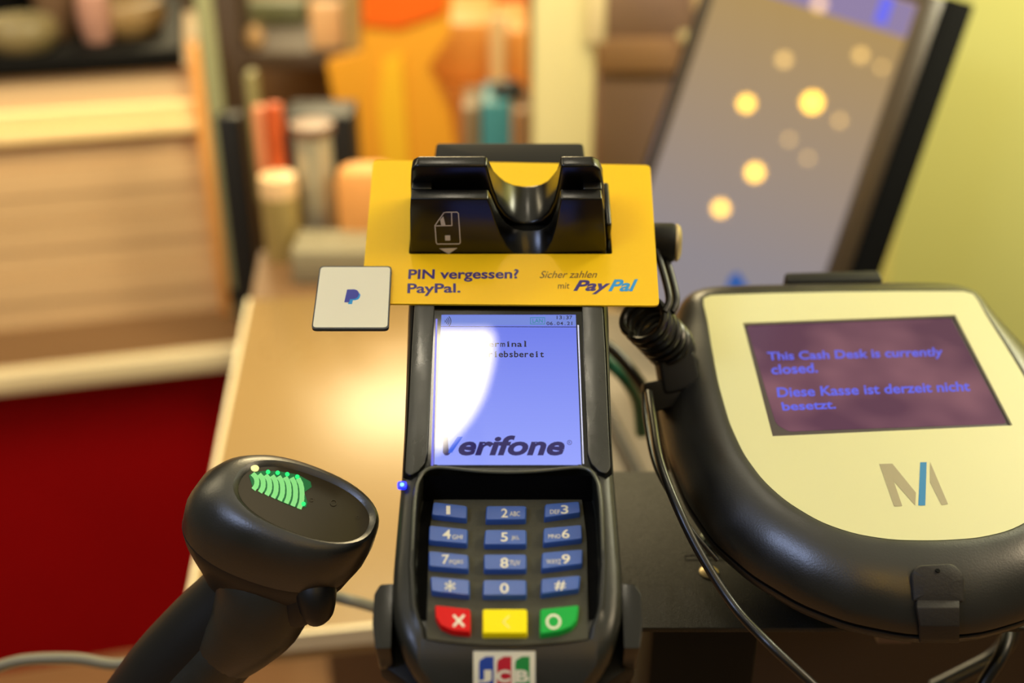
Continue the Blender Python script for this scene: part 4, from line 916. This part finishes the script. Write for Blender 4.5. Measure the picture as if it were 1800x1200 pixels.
mb.build('light_dots', mat('green_dot', (0, 60, 30), .3, emit=(30, 225, 110), estr=1.4), bs)
mb = MB(); q = SW(*C4([(812, 168)])[0]); mb.lathe(q, SNv, [(.0001, 0), (.0016, 0), (.0016, .0006), (.0001, .001)], seg=12); mb.build('aimer_lens', mat('lens_pale', (200, 200, 140), .15, emit=(230, 225, 150), estr=.8), bs)
for rr_, (x, y) in ((6, (1190, 330)), (3, (1305, 398)), (3.5, (1085, 315))):
    mb = MB(); ring(mb, *C4([(x, y)])[0], rr_*.7, rr_, SW, 0, n=20); mb.build('window_ring', mat('window_ring', (90, 84, 70), .2, metal=.5), bs)
# handle
def hp(px, py, d): return at_depth(px, py, d)
path = [(470, 985, .480), (424, 1045, .486), (368, 1105, .492), (305, 1175, .50), (240, 1260, .512), (178, 1350, .525), (120, 1440, .54)]
mb = MB(); mb.tube([hp(*p) for p in path], [.0155, .0168, .0182, .0190, .0188, .0180, .0172], seg=32, sub=5); mb.build('handle', M['scanner_dark'], bs)
mb = MB(); mb.tube([hp(500, 1010, .470), hp(486, 1062, .476)]+[hp(p[0]+30, p[1]+32, p[2]-.005) for p in path[2:6]], [.012, .0125, .0150, .0160, .0158, .015], seg=20, sub=5); mb.build('grip', M['scanner_rubber'], bs)
mb = MB(); mb.tube([hp(548, 1010, .460), hp(556, 1045, .458), hp(556, 1072, .460), hp(549, 1086, .463)], [.0080, .0078, .0066, .0035], seg=20, sub=6); mb.build('trigger', M['scanner_dark'], bs)
mb = MB(); mb.tube([hp(452, 950, .480), hp(470, 1015, .476), hp(452, 1078, .480), hp(396, 1138, .488)], [.017, .0205, .0190, .0150], seg=28, sub=6); mb.build('neck', M['scanner_rubber'], bs)
mb = MB(); mb.tube([hp(560, 970, .470), hp(540, 1030, .468), hp(512, 1078, .472)], [.010, .0115, .0075], seg=24, sub=6); mb.build('trigger_housing', M['scanner_dark'], bs)
# holder the handle rests in, below the frame
he = hp(*path[-1]); hd = (he-hp(*path[-2])).normalized()
ho = thing('scanner_holder', 'black cup holder on an arm, carrying the barcode scanner handle', 'holder', Matrix.Translation((he.x, he.y, 0)))
mb = MB(); mb.lathe(he-hd*.012, hd, [(.0215, 0), (.0215, .05), (.002, .053)], seg=28); mb.build('cup', M['black_matte'], ho)
mb = MB(); c0 = he+hd*.035; mb.tube([c0, Vector((c0.x, c0.y+.02, c0.z-.1)), Vector((c0.x, c0.y+.03, .5)), Vector((c0.x, c0.y+.03, .01))], .012, seg=16); mb.build('pole', M['black_matte'], ho)
mb = MB(); mb.lathe((c0.x, c0.y+.03, 0), (0, 0, 1), [(.01, 0), (.12, 0), (.12, .01), (.02, .016)]); mb.build('foot', M['black_matte'], ho)

# dark box added for the shade under the right part of the counter
mb = MB(); mb.box(WORLD, 120, 800, 800, 1110, 0, 870); tag(mb.build('cabinet', mat('shade_dark', (52, 38, 26), .6)), 'dark brown block, added for the shade under the counter behind the stand post', 'cabinet')

# ------------------------------------------------------------------ ceiling lamp mirrored in the terminal screen
zc = 2.3
prs = []
for px, py in [(760, 581), (862, 581), (866, 592), (866, 615), (862, 640), (857, 660), (850, 684), (842, 702), (832, 720), (820, 738), (808, 752), (792, 768), (776, 782), (760, 792)]:
    r_ = ray(px, py).normalized(); p_ = T.at(px, py, .35); m_ = r_-2*r_.dot(T.n)*T.n; prs.append(p_+m_*((zc-p_.z)/m_.z))
cl_ = thing('ceiling_lamp', 'white ceiling lamp panel above the counter, mirrored in the terminal screen', 'lamp', Matrix.Translation(sum(prs, Vector())/len(prs)))
mb = MB(); mb.loft([prs, [q+Vector((0, 0, .01)) for q in prs]]); mb.build('diffuser', M['lamp_white'], cl_)
c = sum(prs, Vector())/len(prs)
mb = MB(); mb.loft([[q+(q-c)*.06+Vector((0, 0, .01)) for q in prs], [q+(q-c)*.06+Vector((0, 0, .05)) for q in prs]]); mb.build('lamp_housing', M['black_matte'], cl_)
mb = MB(); mb.tube([c+Vector((0, 0, .05)), c+Vector((0, 0, .7))], .006); mb.build('suspension', M['black_matte'], cl_)

# pieces of parts: one level deeper
def nest(thing_name, part, *subs):
    root = bpy.data.objects[thing_name]
    p = next(o for o in root.children if o.name.split('.')[0] == part)
    for o in [o for o in root.children if o.name.split('.')[0] in subs]: o.parent = p
nest('card_terminal', 'reader_front', 'card_symbol')
nest('card_terminal', 'status_light', 'light_core')
nest('card_terminal', 'screen_glass', 'display')
nest('barcode_scanner', 'window', 'light_panel', 'light_ribs', 'light_dots', 'aimer_lens', 'window_ring')
nest('strap_clip', 'clip_tab', 'rivet_hole')
nest('terminal_stand', 'shelf_plate', 'screw', 'slot_outline')
nest('orange_stand', 'stand_board', 'yellow_stripe', 'red_header')
nest('customer_display', 'screen_frame', 'screen')
nest('cupboard', 'upper_door', 'handle')
nest('monitor', 'screen', 'bezel') if False else None
